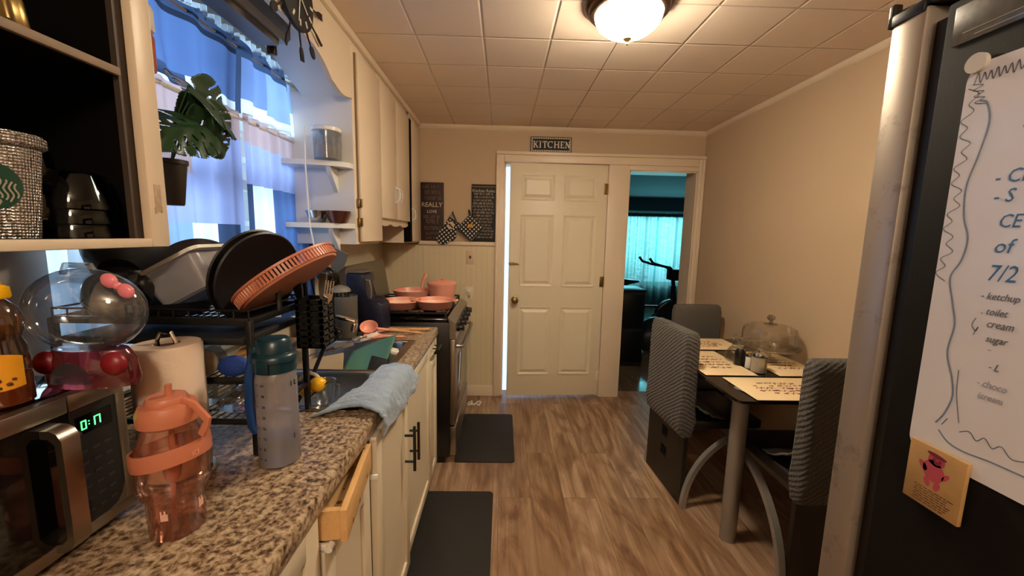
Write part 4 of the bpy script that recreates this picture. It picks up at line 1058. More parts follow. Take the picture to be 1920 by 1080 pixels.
for i in range(1, 22): x = RX0 + (RX1 - RX0) * i / 22; q.tube([(x, RY0, zl - .003), (x, RY1, zl - .003)], .0018, 5)
q.build('lower_basket', m_blkwire, dk)
q = MB(); q.box(RX0, RX1, RY0 - .004, RY0 + .004, 1.083, 1.097, .002).box(RX0, RX1, .982, .988, 1.083, 1.097, .001)
for i in range(1, 22): x = RX0 + (RX1 - RX0) * i / 22; q.tube([(x, RY0, 1.09), (x, .985, 1.09)], .0018, 5)
q.build('middle_shelf', m_blkwire, dk)
MB().tube([(RX1 + .002, .965, zu + .01), (RX1 + .002, .967, zu + .07), (RX1 + .004, .98, zu + .095), (RX1 + .006, 1.01, zu + .104), (RX1 + .008, 1.06, zu + .100), (RX1 + .008, 1.082, zu + .085), (RX1 + .008, 1.088, zu + .01)], .0065, 8).build('side_arch', m_blkwire, dk)
# cutlery caddy hooked on the rack side
cx0, cx1, cy0, cy1, cz0, cz1 = -.536, -.468, 1.02, 1.098, 1.115, 1.245
cd = thing('cutlery_caddy', 'black slotted cutlery caddy hooked on the sink side of the dish rack', 'caddy', ((cx0 + cx1) / 2, (cy0 + cy1) / 2, cz0))
q = MB()
def slotwall(f, L):
    n = 7
    for i in range(n + 1): z = cz0 + (cz1 - cz0 - .012) * i / n; q.box(*f(0, L, z, z + .012))
    for a in (0, L * .5 - .004, L - .008): q.box(*f(a, a + .008, cz0, cz1))
for y in (cy0, cy1 - .002): slotwall(lambda a, b, z0, z1: (cx0 + a, cx0 + b, y, y + .002, z0, z1), cx1 - cx0)
for x in (cx0, cx1 - .002): slotwall(lambda a, b, z0, z1: (x, x + .002, cy0 + a, cy0 + b, z0, z1), cy1 - cy0)
q.box(cx0, cx1, cy0, cy1, cz0, cz0 + .003)
q.build('basket', m_black, cd)
q = MB(); q.tube([(cx0, 1.03, cz1 - .01), (RX1 - .004, 1.03, cz1 + .012), (RX1 - .012, 1.03, cz1 + .004)], .003, 6).tube([(cx0, 1.075, cz1 - .01), (RX1 - .004, 1.075, cz1 + .012), (RX1 - .012, 1.075, cz1 + .004)], .003, 6); q.build('hook', m_blkwire, cd)
def fork(c, tilt, label):
    f = thing('fork', label, 'fork', c); X = Matrix.Translation(c) @ tilt
    q = MB(X); q.prism([(-.005, 0), (.005, 0), (.0035, .12), (-.0035, .12)], 'y', -.001, .001); q.build('handle', m_chrome, f)
    q = MB(X); q.prism([(-.003, .12), (.003, .12), (.012, .136), (.013, .15), (-.013, .15), (-.012, .136)], 'y', -.001, .001)
    for x in (-.0115, -.0045, .0025, .0095): q.box(x, x + .003, -.001, .001, .15, .19)
    q.build('tines', m_chrome, f)
fork((-.488, 1.058, cz0 + .004), rotm('Y', 9) @ rotm('Z', 20) @ Matrix.Scale(.92, 4), 'steel fork standing tines up in the black cutlery caddy')
for i, (x, y, a, mm, lb) in enumerate(((-.515, 1.04, -8, m_black, 'black handled kitchen tool standing at the back of the cutlery caddy'), (-.50, 1.08, 4, m_grey_pl, 'grey handled tool standing in the cutlery caddy behind the fork'))):
    X = Matrix.Translation((x, y, cz0 + .004)) @ rotm('Y', a)
    q = MB(X); q.tube([(0, 0, 0), (0, 0, .12)], .004, 8).prism([(-.006, .12), (.006, .12), (.011, .15), (.009, .19), (-.009, .19), (-.011, .15)], 'y', -.003, .003)
    tag(q.build('kitchen_tool', mm, org=(x, y, cz0)), lb, 'kitchen tool')
# dish brush leaning from the caddy to the sink rim
db = thing('dish_brush', 'black dish brush with a chrome collar leaning over the sink corner', 'brush', (-.548, 1.12, CT))
MB().tube([(-.590, 1.105, CT + .012), (-.545, 1.125, CT + .10), (-.515, 1.15, CT + .19)], .006, 10).build('handle', m_black, db)
q = MB(); q.box(-.03, .03, -.012, .012, -.01, .02, .006, M=Matrix.Translation((-.505, 1.158, CT + .208)) @ rotm('Y', 20)); q.build('brush_head', m_black, db)
q = MB(); q.box(-.031, .031, -.013, .013, .019, .03, .004, M=Matrix.Translation((-.466, 1.158, CT + .227)) @ rotm('Y', 14)).box(.022, .034, -.013, .013, -.008, .02, .003, M=Matrix.Translation((-.466, 1.158, CT + .227)) @ rotm('Y', 14)); q.build('collar', m_chrome, db)
tag(MB().torus((-.552, 1.108, CT + .065), .028, .005, M=rotm('Z', 25) @ rotm('X', 90) @ Matrix.Scale(1.25, 4, Vector((0, 1, 0)))).build('plastic_ring', m_wht_pl, org=(-.535, 1.108, CT)), 'white plastic ring standing beside the far leg of the dish rack', 'ring')
tag(MB().tube([(-.552, 1.10, CT + .03), (-.50, 1.112, CT + .075)], .0045, 8, flat=.5).build('peeler', m_black, org=(-.53, 1.1, CT)), 'black stick-like peeler leaning across the measuring cup', 'peeler')
cu = thing('measuring_cup', 'clear plastic cup holding a yellow squeezer at the near corner of the sink', 'cup', (-.520, 1.132, CT))
MB().lathe((-.520, 1.132, CT + .0055), [(.001, 0), (.024, 0), (.026, .003), (.030, .06), (.032, .064), (.0295, .063)], 28, cap=False).build('body', m_clearpl, cu)
MB().tube([(-.494, 1.132, CT + .06), (-.478, 1.132, CT + .058), (-.478, 1.132, CT + .02), (-.493, 1.132, CT + .014)], .003, 8).build('handle', m_clearpl, cu)
ye = thing('citrus_squeezer', 'yellow rounded squeezer lying across the clear cup', 'squeezer', (-.54, 1.125, CT + .06))
q = MB(); q.ball((-.530, 1.112, CT + .066), .024, .022, .022, 18, 10); q.build('dome', m_yellow, ye)
MB().tube([(-.545, 1.108, CT + .052), (-.568, 1.095, CT + .045)], .010, 10).build('spout', m_yellow, ye)

# dishes on the upper tier
def plate(name, c, nrm, r, label, mat=None, depth=.02, cat='plate', group=None):
    R = align(nrm)
    return tag(MB().lathe(c, [(.001, 0), (r * .6, 0), (r * .66, .004), (r * .95, depth), (r, depth + .002), (r * .97, depth + .005), (r * .66, .009), (.001, .005)], 48, M=R).build(name, mat or m_dish, org=c), label, cat, group)
m_dish = M('black_stoneware', '#131214', .42, vary=.05)
pc = Vector((-.614, .985, 1.311)); pn_ = Vector((.90, -.30, -.24)).normalized()
plate('dinner_plate', pc, pn_, .115, 'front of two black dinner plates standing in the dish rack', group='black plates in the rack')
plate('dinner_plate', pc - pn_ * .024 + Vector((-.006, .01, 0)), pn_, .115, 'rear of two black dinner plates standing in the dish rack', group='black plates in the rack')
plate('side_plate', (-.80, 1.055, 1.315), (.35, -.7, .6), .085, 'small black plate behind the white container in the dish rack')
sc = Vector((-.518, .975, 1.300)); sn = Vector((.585, .02, -.81)).normalized(); SR = align(sn)
stn = thing('strainer_tray', 'peach round slotted tray leaning on the side of the dish rack', 'strainer', sc)
MB().lathe(sc, [(.001, .006), (.118, .006), (.123, .0), (.123, -.003), (.116, -.002), (.001, .001)], 56, M=SR).build('disc', m_peach2, stn)
q = MB(Matrix.Translation(sc) @ SR)
for i in range(90): q.box(.122, .126, -.0026, .0026, -.020, .001, M=rotm('Z', 4 * i))
rr = []
q.X = Matrix.Identity(4)
q.lathe(sc, [(.120, -.0205), (.128, -.0205), (.128, -.026), (.120, -.026), (.120, -.0205)], 64, M=SR, cap=False); q.build('slotted_rim', m_peach, stn)
def bowl_(name, c, nrm, r, label, mat, d=.6):
    return tag(MB().lathe(c, [(.001, -r * d), (r * .45, -r * d), (r * .8, -r * d * .55), (r, 0), (r * 1.01, .003), (r * .96, 0), (r * .76, -r * d * .5), (r * .4, -r * d * .9), (.001, -r * d * .9)], 40, M=align(nrm)).build(name, mat, org=c), label, 'bowl', 'black bowls in the rack')
bowl_('bowl', (-.885, .955, 1.355), (-.35, .75, .55), .082, 'black bowl tipped up highest at the left end of the dish rack', m_dish, .75)
bowl_('bowl', (-.865, .900, 1.275), (-.15, .85, -.35), .068, 'glossy black bowl lying on its side behind the clear jar', M('glossy_black', '#141213', .15, coat=.4), .8)
fp = thing('frying_pan', 'black frying pan lying flat in the dish rack under the white container', 'pan', (-.80, .975, zu + .02))
MB().lathe((-.80, .955, zu + .006), [(.001, 0), (.075, 0), (.09, .03), (.092, .032), (.088, .03), (.073, .004), (.001, .003)], 36).build('body', m_blackmat, fp)
MB().tube([(-.71, .96, zu + .036), (-.66, .955, zu + .05), (-.60, .93, zu + .052)], .009, 8, flat=.6).build('handle', m_blackmat, fp)
wc = thing('food_container', 'white translucent plastic food container tipped on its side in the dish rack', 'container', (-.79, .985, 1.29))
X = Matrix.Translation((-.775, .97, 1.335)) @ rotm('Y', -28)
m_wtr = GLASS('milky_plastic', '#d6d2d2', .06, .2, .7, '#c9c3c2')
q = MB(X); rs = []
for (w_, h_, z) in ((.115, .075, -.085), (.13, .09, -.08), (.15, .105, 0)): rs.append([(p[0], p[1], z) for p in rounded(w_, h_, .02, 4)])
q.rings([[tuple(v) for v in r] for r in rs], cap=False); q._put([(p[0], p[1], -.085) for p in rounded(.115, .075, .02, 4)], [tuple(range(20))] if False else [tuple(range(len(rounded(.115, .075, .02, 4))))]); q.build('tub', m_wtr, wc)
q = MB(X); a_ = [(p[0], p[1]) for p in rounded(.186, .128, .02, 4)]; b_ = [(p[0], p[1]) for p in rounded(.15, .105, .02, 4)]
q.rings([[(x, y, 0) for x, y in b_], [(x, y, 0) for x, y in a_], [(x, y, .008) for x, y in a_], [(x, y, .008) for x, y in b_]], closed=True); q.build('rim', m_wht_pl, wc)
# middle and lower tier
t = thing('clear_container', 'clear plastic lidded box on the middle shelf of the dish rack', 'container', (-.65, .94, 1.09))
MB().box(-.70, -.61, .915, .98, 1.0925, 1.155, .006).build('tub', m_clearpl, t); MB().box(-.703, -.607, .912, .983, 1.1555, 1.164, .003).build('lid', m_clearpl, t)
t = thing('round_jar', 'small clear jar lying with its round pale lid facing out in the dish rack', 'jar', (-.665, .88, 1.09))
MB().cyl((-.668, .905, 1.124), (-.666, .872, 1.124), .030, n=24).build('body', m_clearpl, t); MB().cyl((-.666, .8718, 1.124), (-.6655, .866, 1.124), .031, n=24).build('lid', M('pale_lid', '#a89a86', .5, vary=.3, vscale=60), t)
t = thing('scrub_brush', 'wooden scrubbing brush with pale bristles on the dish rack', 'brush', (-.585, .90, 1.14))
X = Matrix.Translation((-.578, .905, 1.142)) @ rotm('Y', -20) @ rotm('X', 20)
MB(X).box(-.032, .032, -.014, .014, 0, .012, .005).build('block', m_beech, t)
q = MB(X)
for i in range(9):
    for k in range(3): q.box(-.029 + i * .0067, -.0255 + i * .0067, -.011 + k * .009, -.006 + k * .009, -.022, -.0005)
q.build('bristles', M('tampico', '#d8bf94', .8), t)
MB(X).ball((.036, 0, .004), .006, .006, .006, 10, 6).build('knob', m_wht_pl, t)
tag(MB().ball((-.600, .868, 1.118), .034, .012, .024, 24, 14, M=rotm('Y', -12)).build('scrub_pad', m_blue_pl, org=(-.6, .868, 1.09)), 'oval blue scrubbing pad on the middle shelf of the dish rack', 'scrub pad')
tag(MB().box(-.59, -.565, .874, .905, 1.0925, 1.104, .003).build('sponge', M('yellow_sponge', '#d8c24a', .8, bump=.5, bscale=150), org=(-.58, .89, 1.09)), 'small yellow sponge beside the blue scrubbing pad', 'sponge')
q = MB(); q.ball((-.615, .912, 1.002), .05, .04, .052, 28, 12, lo=0)
for v in q.bm.verts: v.co += Vector((noise.noise(v.co * 60), noise.noise(v.co * 60 + Vector((9, 0, 0))), noise.noise(v.co * 60 + Vector((0, 9, 0))))) * .008
tag(q.build('plastic_dome', GLASS('crinkled_plastic', '#dfe4ea', .25, .08), org=(-.615, .91, 1.0)), 'crumpled clear plastic dome on the lower tier of the dish rack', 'container')
tag(MB().lathe((-.72, .93, 1.0005), [(.001, 0), (.028, 0), (.033, .06), (.035, .062), (.032, .06), (.027, .003), (.001, .003)], 24).build('drinking_glass', m_clear, org=(-.72, .93, 1.0)), 'clear drinking glass on the lower tier of the dish rack beside the plastic dome', 'glass')

# ------------------------------------------------------------------ counter beyond the sink
cn = thing('canister_crock', 'tall grey canister with a domed cap behind the sink', 'canister', (-.765, 1.905, CT))
MB().lathe((-.765, 1.905, CT + .001), [(.058, 0), (.060, .003), (.062, .20), (.059, .201), (.056, .19), (.001, .19)], 36).build('body', m_grey_pl, cn)
q = MB()
for i in range(5): a = -2.4 + i * .62; q.box(-.004, .004, -.003, .003, CT + .19, CT + .225, M=Matrix.Translation((-.775 + .036 * cos(a), 1.89 + .036 * sin(a), 0)))
q.build('cap_posts', m_blackmat, cn)
MB().ball((-.775, 1.89, CT + .224), .048, .048, .03, 28, 8, lo=0).build('cap', M('grey_cap', '#7a746b', .45), cn)
nv = thing('counter_appliance', 'dark navy upright kitchen appliance on the worktop beside the stove', 'appliance', (-.68, 2.04, CT))
q = MB(); q.prism([(-.785, CT + .001), (-.60, CT + .001), (-.605, 1.06), (-.625, 1.075), (-.685, 1.082), (-.695, 1.205), (-.71, 1.215), (-.785, 1.215)], 'y', 1.985, 2.115); es = [e for e in q.bm.edges]; bmesh.ops.bevel(q.bm, geom=es, offset=.008, segments=2, affect='EDGES', profile=.5); q.build('body', m_navy, nv)
MB().box(-.78, -.70, 1.99, 2.11, 1.2155, 1.228, .005).build('top_cap', m_grey_pl, nv)
MB().tube([(-.69, 2.0, 1.18), (-.672, 2.0, 1.18), (-.665, 2.0, 1.14), (-.668, 2.0, 1.09)], .006, 8).build('side_lever', m_taupe, nv)
uc = tag(MB().lathe((-.875, 1.90, CT + .001), [(.001, 0), (.045, 0), (.048, .004), (.05, .16), (.048, .162), (.045, .155), (.001, .15)], 28).build('utensil_crock', m_black, org=(-.875, 1.90, CT)), 'black crock of cooking utensils behind the grey canister', 'crock')
def utensil(name, base, tip, head, mat, label, hm=None):
    b0, t0 = Vector(base), Vector(tip); d = (t0 - b0)
    u = thing(name, label, 'utensil', base)
    MB().tube([b0, t0], .005, 8, flat=.8).build('handle', mat, u)
    X = Matrix.Translation(t0) @ align(d)
    q = MB(X)
    if head == 'turner':
        q.prism([(-.012, -.005), (.012, -.005), (.034, .03), (.034, .105), (-.034, .105), (-.034, .03)], 'y', -.002, .002)
    elif head == 'ladle': q.ball((0, .0, .025), .048, .035, .04, 20, 10)
    else: q.ball((0, 0, .03), .028, .008, .042, 18, 10)
    q.build('head', hm or mat, u)
utensil('turner', (-.86, 1.90, 1.07), (-.775, 1.84, 1.245), 'turner', m_grey_pl, 'grey slotted turner sticking up from the crock of utensils', M('turner_grey', '#6f685d', .6))
utensil('ladle', (-.88, 1.91, 1.07), (-.83, 1.86, 1.20), 'ladle', m_black, 'black ladle leaning in the crock of utensils')
utensil('serving_spoon', (-.89, 1.89, 1.07), (-.90, 1.86, 1.22), 'spoon', m_black, 'black serving spoon at the window side of the utensil crock')
utensil('wooden_spoon', (-.87, 1.92, 1.07), (-.855, 1.93, 1.24), 'spoon', m_beech, 'wooden spoon standing at the back of the utensil crock')
# pink utensils on the counter
def lay(name, p0, p1, label, headkind, hmat, pos_head='start'):
    a, b = Vector(p0), Vector(p1); d = (b - a).normalized()
    u = thing(name, label, 'utensil', p0, 'pink utensils on the worktop')
    MB().tube([a + d * .075, b], .0075, 10, flat=.8).build('handle', hmat, u)
    MB().tube([a + d * .035, a + d * .095], .010, 10, flat=.8, r1=.0085).build('ferrule', m_pink, u)
    z = Vector((0, 0, 1)); n_ = Vector((0, -.55, .85)) if headkind == 'ladle' else Vector((0, -.2, 1)); n_ = (n_ - d * n_.dot(d)).normalized(); s_ = n_.cross(d)
    R = Matrix((d, s_, n_)).transposed().to_4x4()
    q = MB()
    if headkind == 'ladle':
        q.lathe(a, [(.001, -.022), (.025, -.019), (.038, -.004), (.042, .010), (.043, .012), (.040, .010), (.036, -.002), (.023, -.016), (.001, -.019)], 30, M=R)
    else:
        q.X = Matrix.Translation(a) @ R; q.prism([(-.05, -.025), (-.055, 0), (-.05, .025), (0, .03), (.04, .012), (.04, -.012), (0, -.03)], 'z', -.003, .003)
    q.build('head', m_pink, u)
lay('ladle', (-.655, 1.925, CT + .038), (-.40, 1.945, CT + .012), 'pink ladle with a wooden handle lying on the worktop, bowl toward the viewer', 'ladle', m_beech)
lay('spatula', (-.63, 1.985, CT + .014), (-.375, 2.03, CT + .012), 'pink spatula with a wooden handle lying behind the pink ladle', 'flat', m_beech)
lay('spatula', (-.61, 1.875, CT + .012), (-.47, 1.875, CT + .010), 'all pink spatula lying nearest the sink in front of the ladle', 'flat', m_pink)

# in the far sink bowl
m_cut = M('dull_steel', '#8f887e', .35, .9)
gz = CT - .16
gb = MB(); gb.sheet(lambda u, v: (-.70 + .19 * u + .05 * v, 1.555 + .14 * v + .03 * sin(u * pi), .775 + .205 * v * (.62 + .38 * u) + .10 * u * (1 - v) * .0), 10, 10)
tag(gb.build('cutting_mat', m_green, org=(-.6, 1.6, gz), solid=.004), 'dark green flexible cutting mat leaning in the far sink bowl', 'cutting mat')
X = Matrix.Translation((-.515, 1.60, .84)) @ rotm('Y', 14) @ rotm('X', -20)
t = thing('black_container', 'black plastic food tray standing on edge in the far sink bowl', 'tray', (-.52, 1.6, gz))
MB(X).box(-.035, .03, -.02, .012, -.05, .06, .006).build('tub', m_black, t); MB(X).box(-.039, .034, -.0245, -.0203, -.055, .064, .004).build('rim', m_blackmat, t)
X = Matrix.Translation((-.487, 1.71, .862)) @ rotm('Z', 18) @ rotm('Y', 16)
t = thing('scrub_sponge', 'white and grey sponge caddy on the right edge of the far sink bowl', 'sponge', (-.49, 1.7, gz))
MB(X).box(-.026, .026, -.035, .035, -.03, .03, .005).build('holder', M('sponge_grey', '#4d4846', .6), t); MB(X).box(-.018, .022, -.032, -.004, .0303, .048, .005).build('sponge', m_wht_pl, t); MB(X).box(-.018, .022, .004, .034, .0303, .048, .005).build('sponge', m_wht_pl, t)
X = Matrix.Translation((-.79, 1.60, .845)) @ rotm('Z', 10) @ rotm('Y', -10) @ rotm('X', 38)
t = tag(MB(X).box(-.10, .13, -.085, .06, -.005, .005, .004).build('chopping_board', m_tan, org=(-.78, 1.6, gz)), 'tan chopping board leaning in the far sink bowl under the cutlery', 'chopping board')
for i in range(6):
    a = Vector((-.86 + .022 * i, 1.60 + .028 * i, .885 + .006 * i)); d = Vector((.15 + .008 * i, .11 - .025 * (i % 3), .035 + .012 * (i % 2)))
    t = thing(('spoon', 'fork', 'knife')[i % 3], ['steel spoon nearest the window among the cutlery in the sink', 'steel fork next to the spoon nearest the window in the sink', 'steel knife lying over the tan chopping board in the sink', 'steel spoon in the middle of the cutlery pile in the sink', 'steel fork crossing the green mat in the sink', 'steel knife at the stove end of the cutlery pile in the sink'][i], 'cutlery', a, 'cutlery in the sink')
    MB().tube([a, a + d * .7], .0035, 8, flat=.6).build('handle', m_cut, t)
    q = MB(Matrix.Translation(a + d * .7) @ align(d)); q.ball((0, 0, .02), .012, .004, .024, 14, 8) if i % 3 == 0 else q.prism([(-.008, 0), (.008, 0), (.009, .02), (.007, .05), (-.007, .05), (-.009, .02)], 'y', -.0012, .0012)
    q.build('head', m_cut, t)
# ------------------------------------------------------------------ fridge
FXX = .634
fr_ = thing('refrigerator', 'black sided refrigerator with stainless door edge, standing at the right beside the camera', 'refrigerator', (1.05, .2, 0))
m_fr = M('black_fridge_side', '#120e0c', .7, vary=.1, bump=.05, bscale=300, spec=.12)
m_fsteel = NT('worn_steel_edge'); N = m_fsteel
p = N.n('ShaderNodeBsdfPrincipled', Roughness=.42, Metallic=.6); tc = N.n('ShaderNodeTexCoord'); nz = N.n('ShaderNodeTexNoise', Scale=16., Detail=6., Roughness=.7); N.l(tc, 'Object', nz, 'Vector')
rp = N.n('ShaderNodeValToRGB'); N.l(nz, 0, rp, 0); rp.color_ramp.elements[0].position = .3; rp.color_ramp.elements[0].color = lin('#7d7067'); rp.color_ramp.elements[1].position = .44; rp.color_ramp.elements[1].color = lin('#a4978b'); N.l(rp, 0, p, 'Base Color'); N.l(p, 0, N.out, 0)
m_fsteel = N.m
MB().box(FXX, 1.5, -.12, .602, .03, 1.762, .004).build('body', m_fr, fr_)
MB().box(FXX + .018, 1.49, .6025, .632, .05, 1.755).build('door_gasket', m_black, fr_)
MB().box(FXX, 1.5, .6325, .69, .05, 1.782, .008).build('door', m_fsteel, fr_)
q = MB(); q.box(FXX - .003, FXX + .09, .632, .6935, 1.7625, 1.7815, .003) if False else q.box(FXX + .004, FXX + .09, .575, .688, 1.7825, 1.796, .003)
q.box(FXX - .002, FXX + .010, .636, .694, 1.772, 1.79, .002).box(FXX - .002, FXX + .012, .684, .694, 1.772, 1.808, .002); q.build('hinge_cover', m_black, fr_)
q = MB(); q.box(FXX + .05, FXX + .09, -.1, -.06, 0, .0295).box(FXX + .05, FXX + .09, .5, .54, 0, .0295).box(1.40, 1.44, -.1, -.06, 0, .0295).box(1.40, 1.44, .5, .54, 0, .0295); q.build('foot', m_black, fr_)
# whiteboard on its side
BX = FXX - .0005
def B(y, z, d=.003): return Vector((FXX - d, y, z))
wbd = thing('whiteboard', 'white magnetic memo board with handwriting and a scribbled border on the refrigerator side', 'whiteboard', (BX, .35, 1.39))
q = MB(); by0, by1, bz0_, bz1_ = .12, .560, 1.112, 1.662
q.prism(rounded(by1 - by0, bz1_ - bz0_, .022, 6, (by0 + by1) / 2, (bz0_ + bz1_) / 2), 'x', FXX - .0022, FXX - .0006); q.build('board', m_white_sheet, wbd)
m_ink = M('grey_marker', '#5a5f6c', .6, vary=.3, vscale=120); m_inkb = M('blue_marker', '#3c6f9e', .6, vary=.3, vscale=120); m_inkl = M('faint_marker', '#9a98a6', .6)
def pen(pts, w, mb, d=.0026):
    pts = [(p[0], p[1]) for p in pts]
    for i in range(len(pts) - 1):
        (a, b), (c, e) = pts[i], pts[i + 1]; L = math.hypot(c - a, e - b)
        if L < 1e-6: continue
        nx, ny = -(e - b) / L * w, (c - a) / L * w
        mb._put([B(a + nx, b + ny, d), B(c + nx, e + ny, d), B(c - nx, e - ny, d), B(a - nx, b - ny, d)], [(0, 1, 2, 3)])
def smooth(P, n=8):
    out = []
    P2 = [P[0]] + list(P) + [P[-1]]
    for i in range(1, len(P2) - 2):
        for k in range(n):
            t = k / n; a, b, c, d_ = P2[i - 1], P2[i], P2[i + 1], P2[i + 2]
            out.append(tuple(.5 * (2 * b[j] + (c[j] - a[j]) * t + (2 * a[j] - 5 * b[j] + 4 * c[j] - d_[j]) * t * t + (3 * b[j] - a[j] - 3 * c[j] + d_[j]) * t ** 3) for j in (0, 1)))
    return out + [P[-1]]
def penpart(pts, w, name, mat, n=8):
    q = MB(); pen(smooth(pts, n), w, q); q.build(name, mat, wbd)
penpart([(.556 - .0105 * (i % 2) - .004 * sin(i), 1.632 - i * .0105) for i in range(26)], .0005, 'border_scribble', m_ink, 4)
penpart([(.55 - .0035 * i, 1.640 + (.008 if i % 2 else -.004) + .001 * sin(i * 2)) for i in range(16)], .0006, 'border_scribble', m_ink, 4)
penpart([(.552 - (.012 if i % 2 else 0) - .001 * i, 1.636 - i * .0042) for i in range(8)], .0005, 'border_scribble', m_ink, 4)
penpart([(.498, 1.166), (.487, 1.172), (.478, 1.164), (.470, 1.172), (.461, 1.163), (.452, 1.170), (.440, 1.160), (.42, 1.168)], .0006, 'border_scribble', m_ink)
penpart([(.520, 1.166), (.514, 1.178)], .0006, 'pen_stroke', m_ink, 3)
m_wav = M('blue_grey_marker', '#6f7f97', .6, vary=.3, vscale=120)
penpart([(.540, 1.612), (.531, 1.606), (.525, 1.58), (.531, 1.54), (.539, 1.50), (.536, 1.46), (.527, 1.43), (.530, 1.40), (.540, 1.375), (.532, 1.34), (.525, 1.31), (.528, 1.27), (.517, 1.235), (.513, 1.21), (.519, 1.183), (.528, 1.165)], .0011, 'wavy_line', m_wav)
penpart([(.5225, 1.157), (.51, 1.146), (.49, 1.142), (.46, 1.145), (.425, 1.146), (.38, 1.15)], .0009, 'wavy_line', m_wav)
penpart([(.502, 1.325), (.505, 1.315), (.500, 1.308), (.498, 1.314), (.502, 1.302)], .0005, 'pen_stroke', m_ink)
penpart([(.511, 1.25), (.509, 1.22), (.503, 1.19), (.500, 1.178)], .0005, 'pen_stroke', m_ink)
penpart([(.489, 1.567), (.482, 1.565)], .0015, 'pen_stroke', m_inkb, 3); penpart([(.489, 1.62), (.486, 1.618)], .0012, 'pen_stroke', m_inkb, 3)
for t_, y_, z_, s_, mm, sh, w_ in (('- CL', .509, 1.500, .024, m_inkb, .2, .85), ('- S', .507, 1.476, .024, m_inkb, .2, .85), ('CE', .497, 1.444, .024, m_inkb, .2, .8), ('of', .497, 1.412, .026, m_inkb, .2, .9), ('7/2', .499, 1.376, .030, m_inkb, .2, .8),
        ('- ketchup', .501, 1.352, .013, m_ink, .3, .8), ('. toilet', .498, 1.332, .013, m_ink, .3, .8), ('cream', .490, 1.316, .014, m_ink, .3, .8), ('sugar', .488, 1.297, .013, m_ink, .3, .8), ('..', .484, 1.286, .012, m_ink, .3, .8), ('- L', .480, 1.262, .013, m_ink, .3, .8),
        ('- choco', .489, 1.238, .013, m_inkl, .2, .8), ('(cream', .486, 1.222, .012, m_inkl, .2, .8)):
    q = MB(); q.text(t_, s_, B(y_, z_, .0027), (0, -1, 0), (0, 0, 1), dep=.0001, shear=sh, sx=w_); q.build('handwritten_line', mm, wbd)
tag(MB().cyl((FXX - .0024, .548, 1.662), (FXX - .0085, .548, 1.662), .0125, n=28).build('round_magnet', M('grey_magnet', '#c3bbb3', .4), org=(FXX, .548, 1.662)), 'round white magnet at the top corner of the memo board', 'magnet')
cm = thing('card_magnet', 'tan card magnet with a plump pink figure and tiny verse below the memo board', 'magnet', (FXX, .513, 1.085))
CM = Matrix(((0, 0, -1, FXX - .0028), (-1, 0, 0, .513), (0, 1, 0, 1.085), (0, 0, 0, 1)))    # x -> -y, y -> up, z -> -x
MB(CM).box(-.038, .036, -.046, .046, 0, .006, .001).build('card', M('parchment', '#b08a58', .5, vary=.25, vscale=40), cm)
q = MB(CM)
def el(cx, cy, rx, ry, rot=0, z=.0063):
    q._put([(cx + rx * cos(a) * cos(rot) - ry * sin(a) * sin(rot), cy + rx * cos(a) * sin(rot) + ry * sin(a) * cos(rot), z) for a in arc(20, 0, 2 * pi)[:-1]], [tuple(range(20))])
el(-.002, .012, .014, .016, .3); el(0, .029, .011, .009); el(-.008, -.007, .004, .007, .4); el(.005, -.008, .004, .007, -.3); el(-.016, .014, .004, .008, .7); el(.014, .011, .003, .007, -.6)
q.build('pink_figure', M('rose_print', '#b5485a', .5), cm)
q = MB(CM); el(0, .036, .013, .003, -.1, .0066); el(-.003, .030, .002, .002, 0, .0066); el(.005, .029, .002, .002, 0, .0066); el(.001, .0255, .004, .0025, 0, .0066); q.build('figure_lines', M('dark_rose_print', '#7d2535', .5), cm)
q = MB(CM)
random.seed(3)
for i in range(7):
    x = -.024 + .002 * (i % 2); 
    while x < .022 - .001 * i:
        w_ = random.uniform(.003, .008); q.box(x, x + w_, -.019 - i * .0037, -.0178 - i * .0037, .0061, .0064); x += w_ + .0016
q.build('verse', M('brown_ink', '#5a3a26', .6), cm)
pm = thing('photo_magnet', 'dark landscape photo strip magnet at the top of the refrigerator side', 'magnet', (FXX, .5, 1.725))
MB().box(FXX - .0024, FXX - .0006, .40, .588, 1.698, 1.750, .0004).build('strip', M('dark_photo', '#4a4743', .25, vary=.7, vscale=70, coat=.4), pm)
q = MB()
for y0_, y1_, z in ((.42, .575, 1.711), (.41, .56, 1.7035)): q.box(FXX - .0028, FXX - .00245, y0_, y1_, z, z + .0012)
q.build('strip_lines', M('photo_track', '#8a857c', .4), pm)

# ------------------------------------------------------------------ dining table
tx0, tx1, ty0, ty1 = 1.005, 1.66, 1.56, 2.60
tz = .75
dt = thing('dining_table', 'black glass dining table on grey round legs against the right wall', 'table', ((tx0 + tx1) / 2, (ty0 + ty1) / 2, 0))
MB().prism(rounded(tx1 - tx0, ty1 - ty0, .03, 5, (tx0 + tx1) / 2, (ty0 + ty1) / 2), 'z', tz - .012, tz).build('table_top', m_blkgloss, dt)
q = MB(); q.box(tx0 + .09, tx1 - .09, ty0 + .13, ty0 + .15, tz - .055, tz - .0125).box(tx0 + .09, tx1 - .09, ty1 - .15, ty1 - .13, tz - .055, tz - .0125).box(tx0 + .09, tx0 + .11, ty0 + .15, ty1 - .15, tz - .055, tz - .0125).box(tx1 - .11, tx1 - .09, ty0 + .15, ty1 - .15, tz - .055, tz - .0125); q.build('apron', m_black, dt)
for x in (tx0 + .098, tx1 - .08):
    for y in (ty0 + .14, ty1 - .12):
        MB().cyl((x, y, 0), (x, y, tz - .013), .035, n=28).build('leg', m_silver, dt)
        MB().lathe((x, y, tz + .0003), [(.034, 0), (.034, .0012), (.030, .0022), (.001, .0024)], 28).build('leg_cap', M('cap_grey', '#6e7a74', .3, .3), dt)
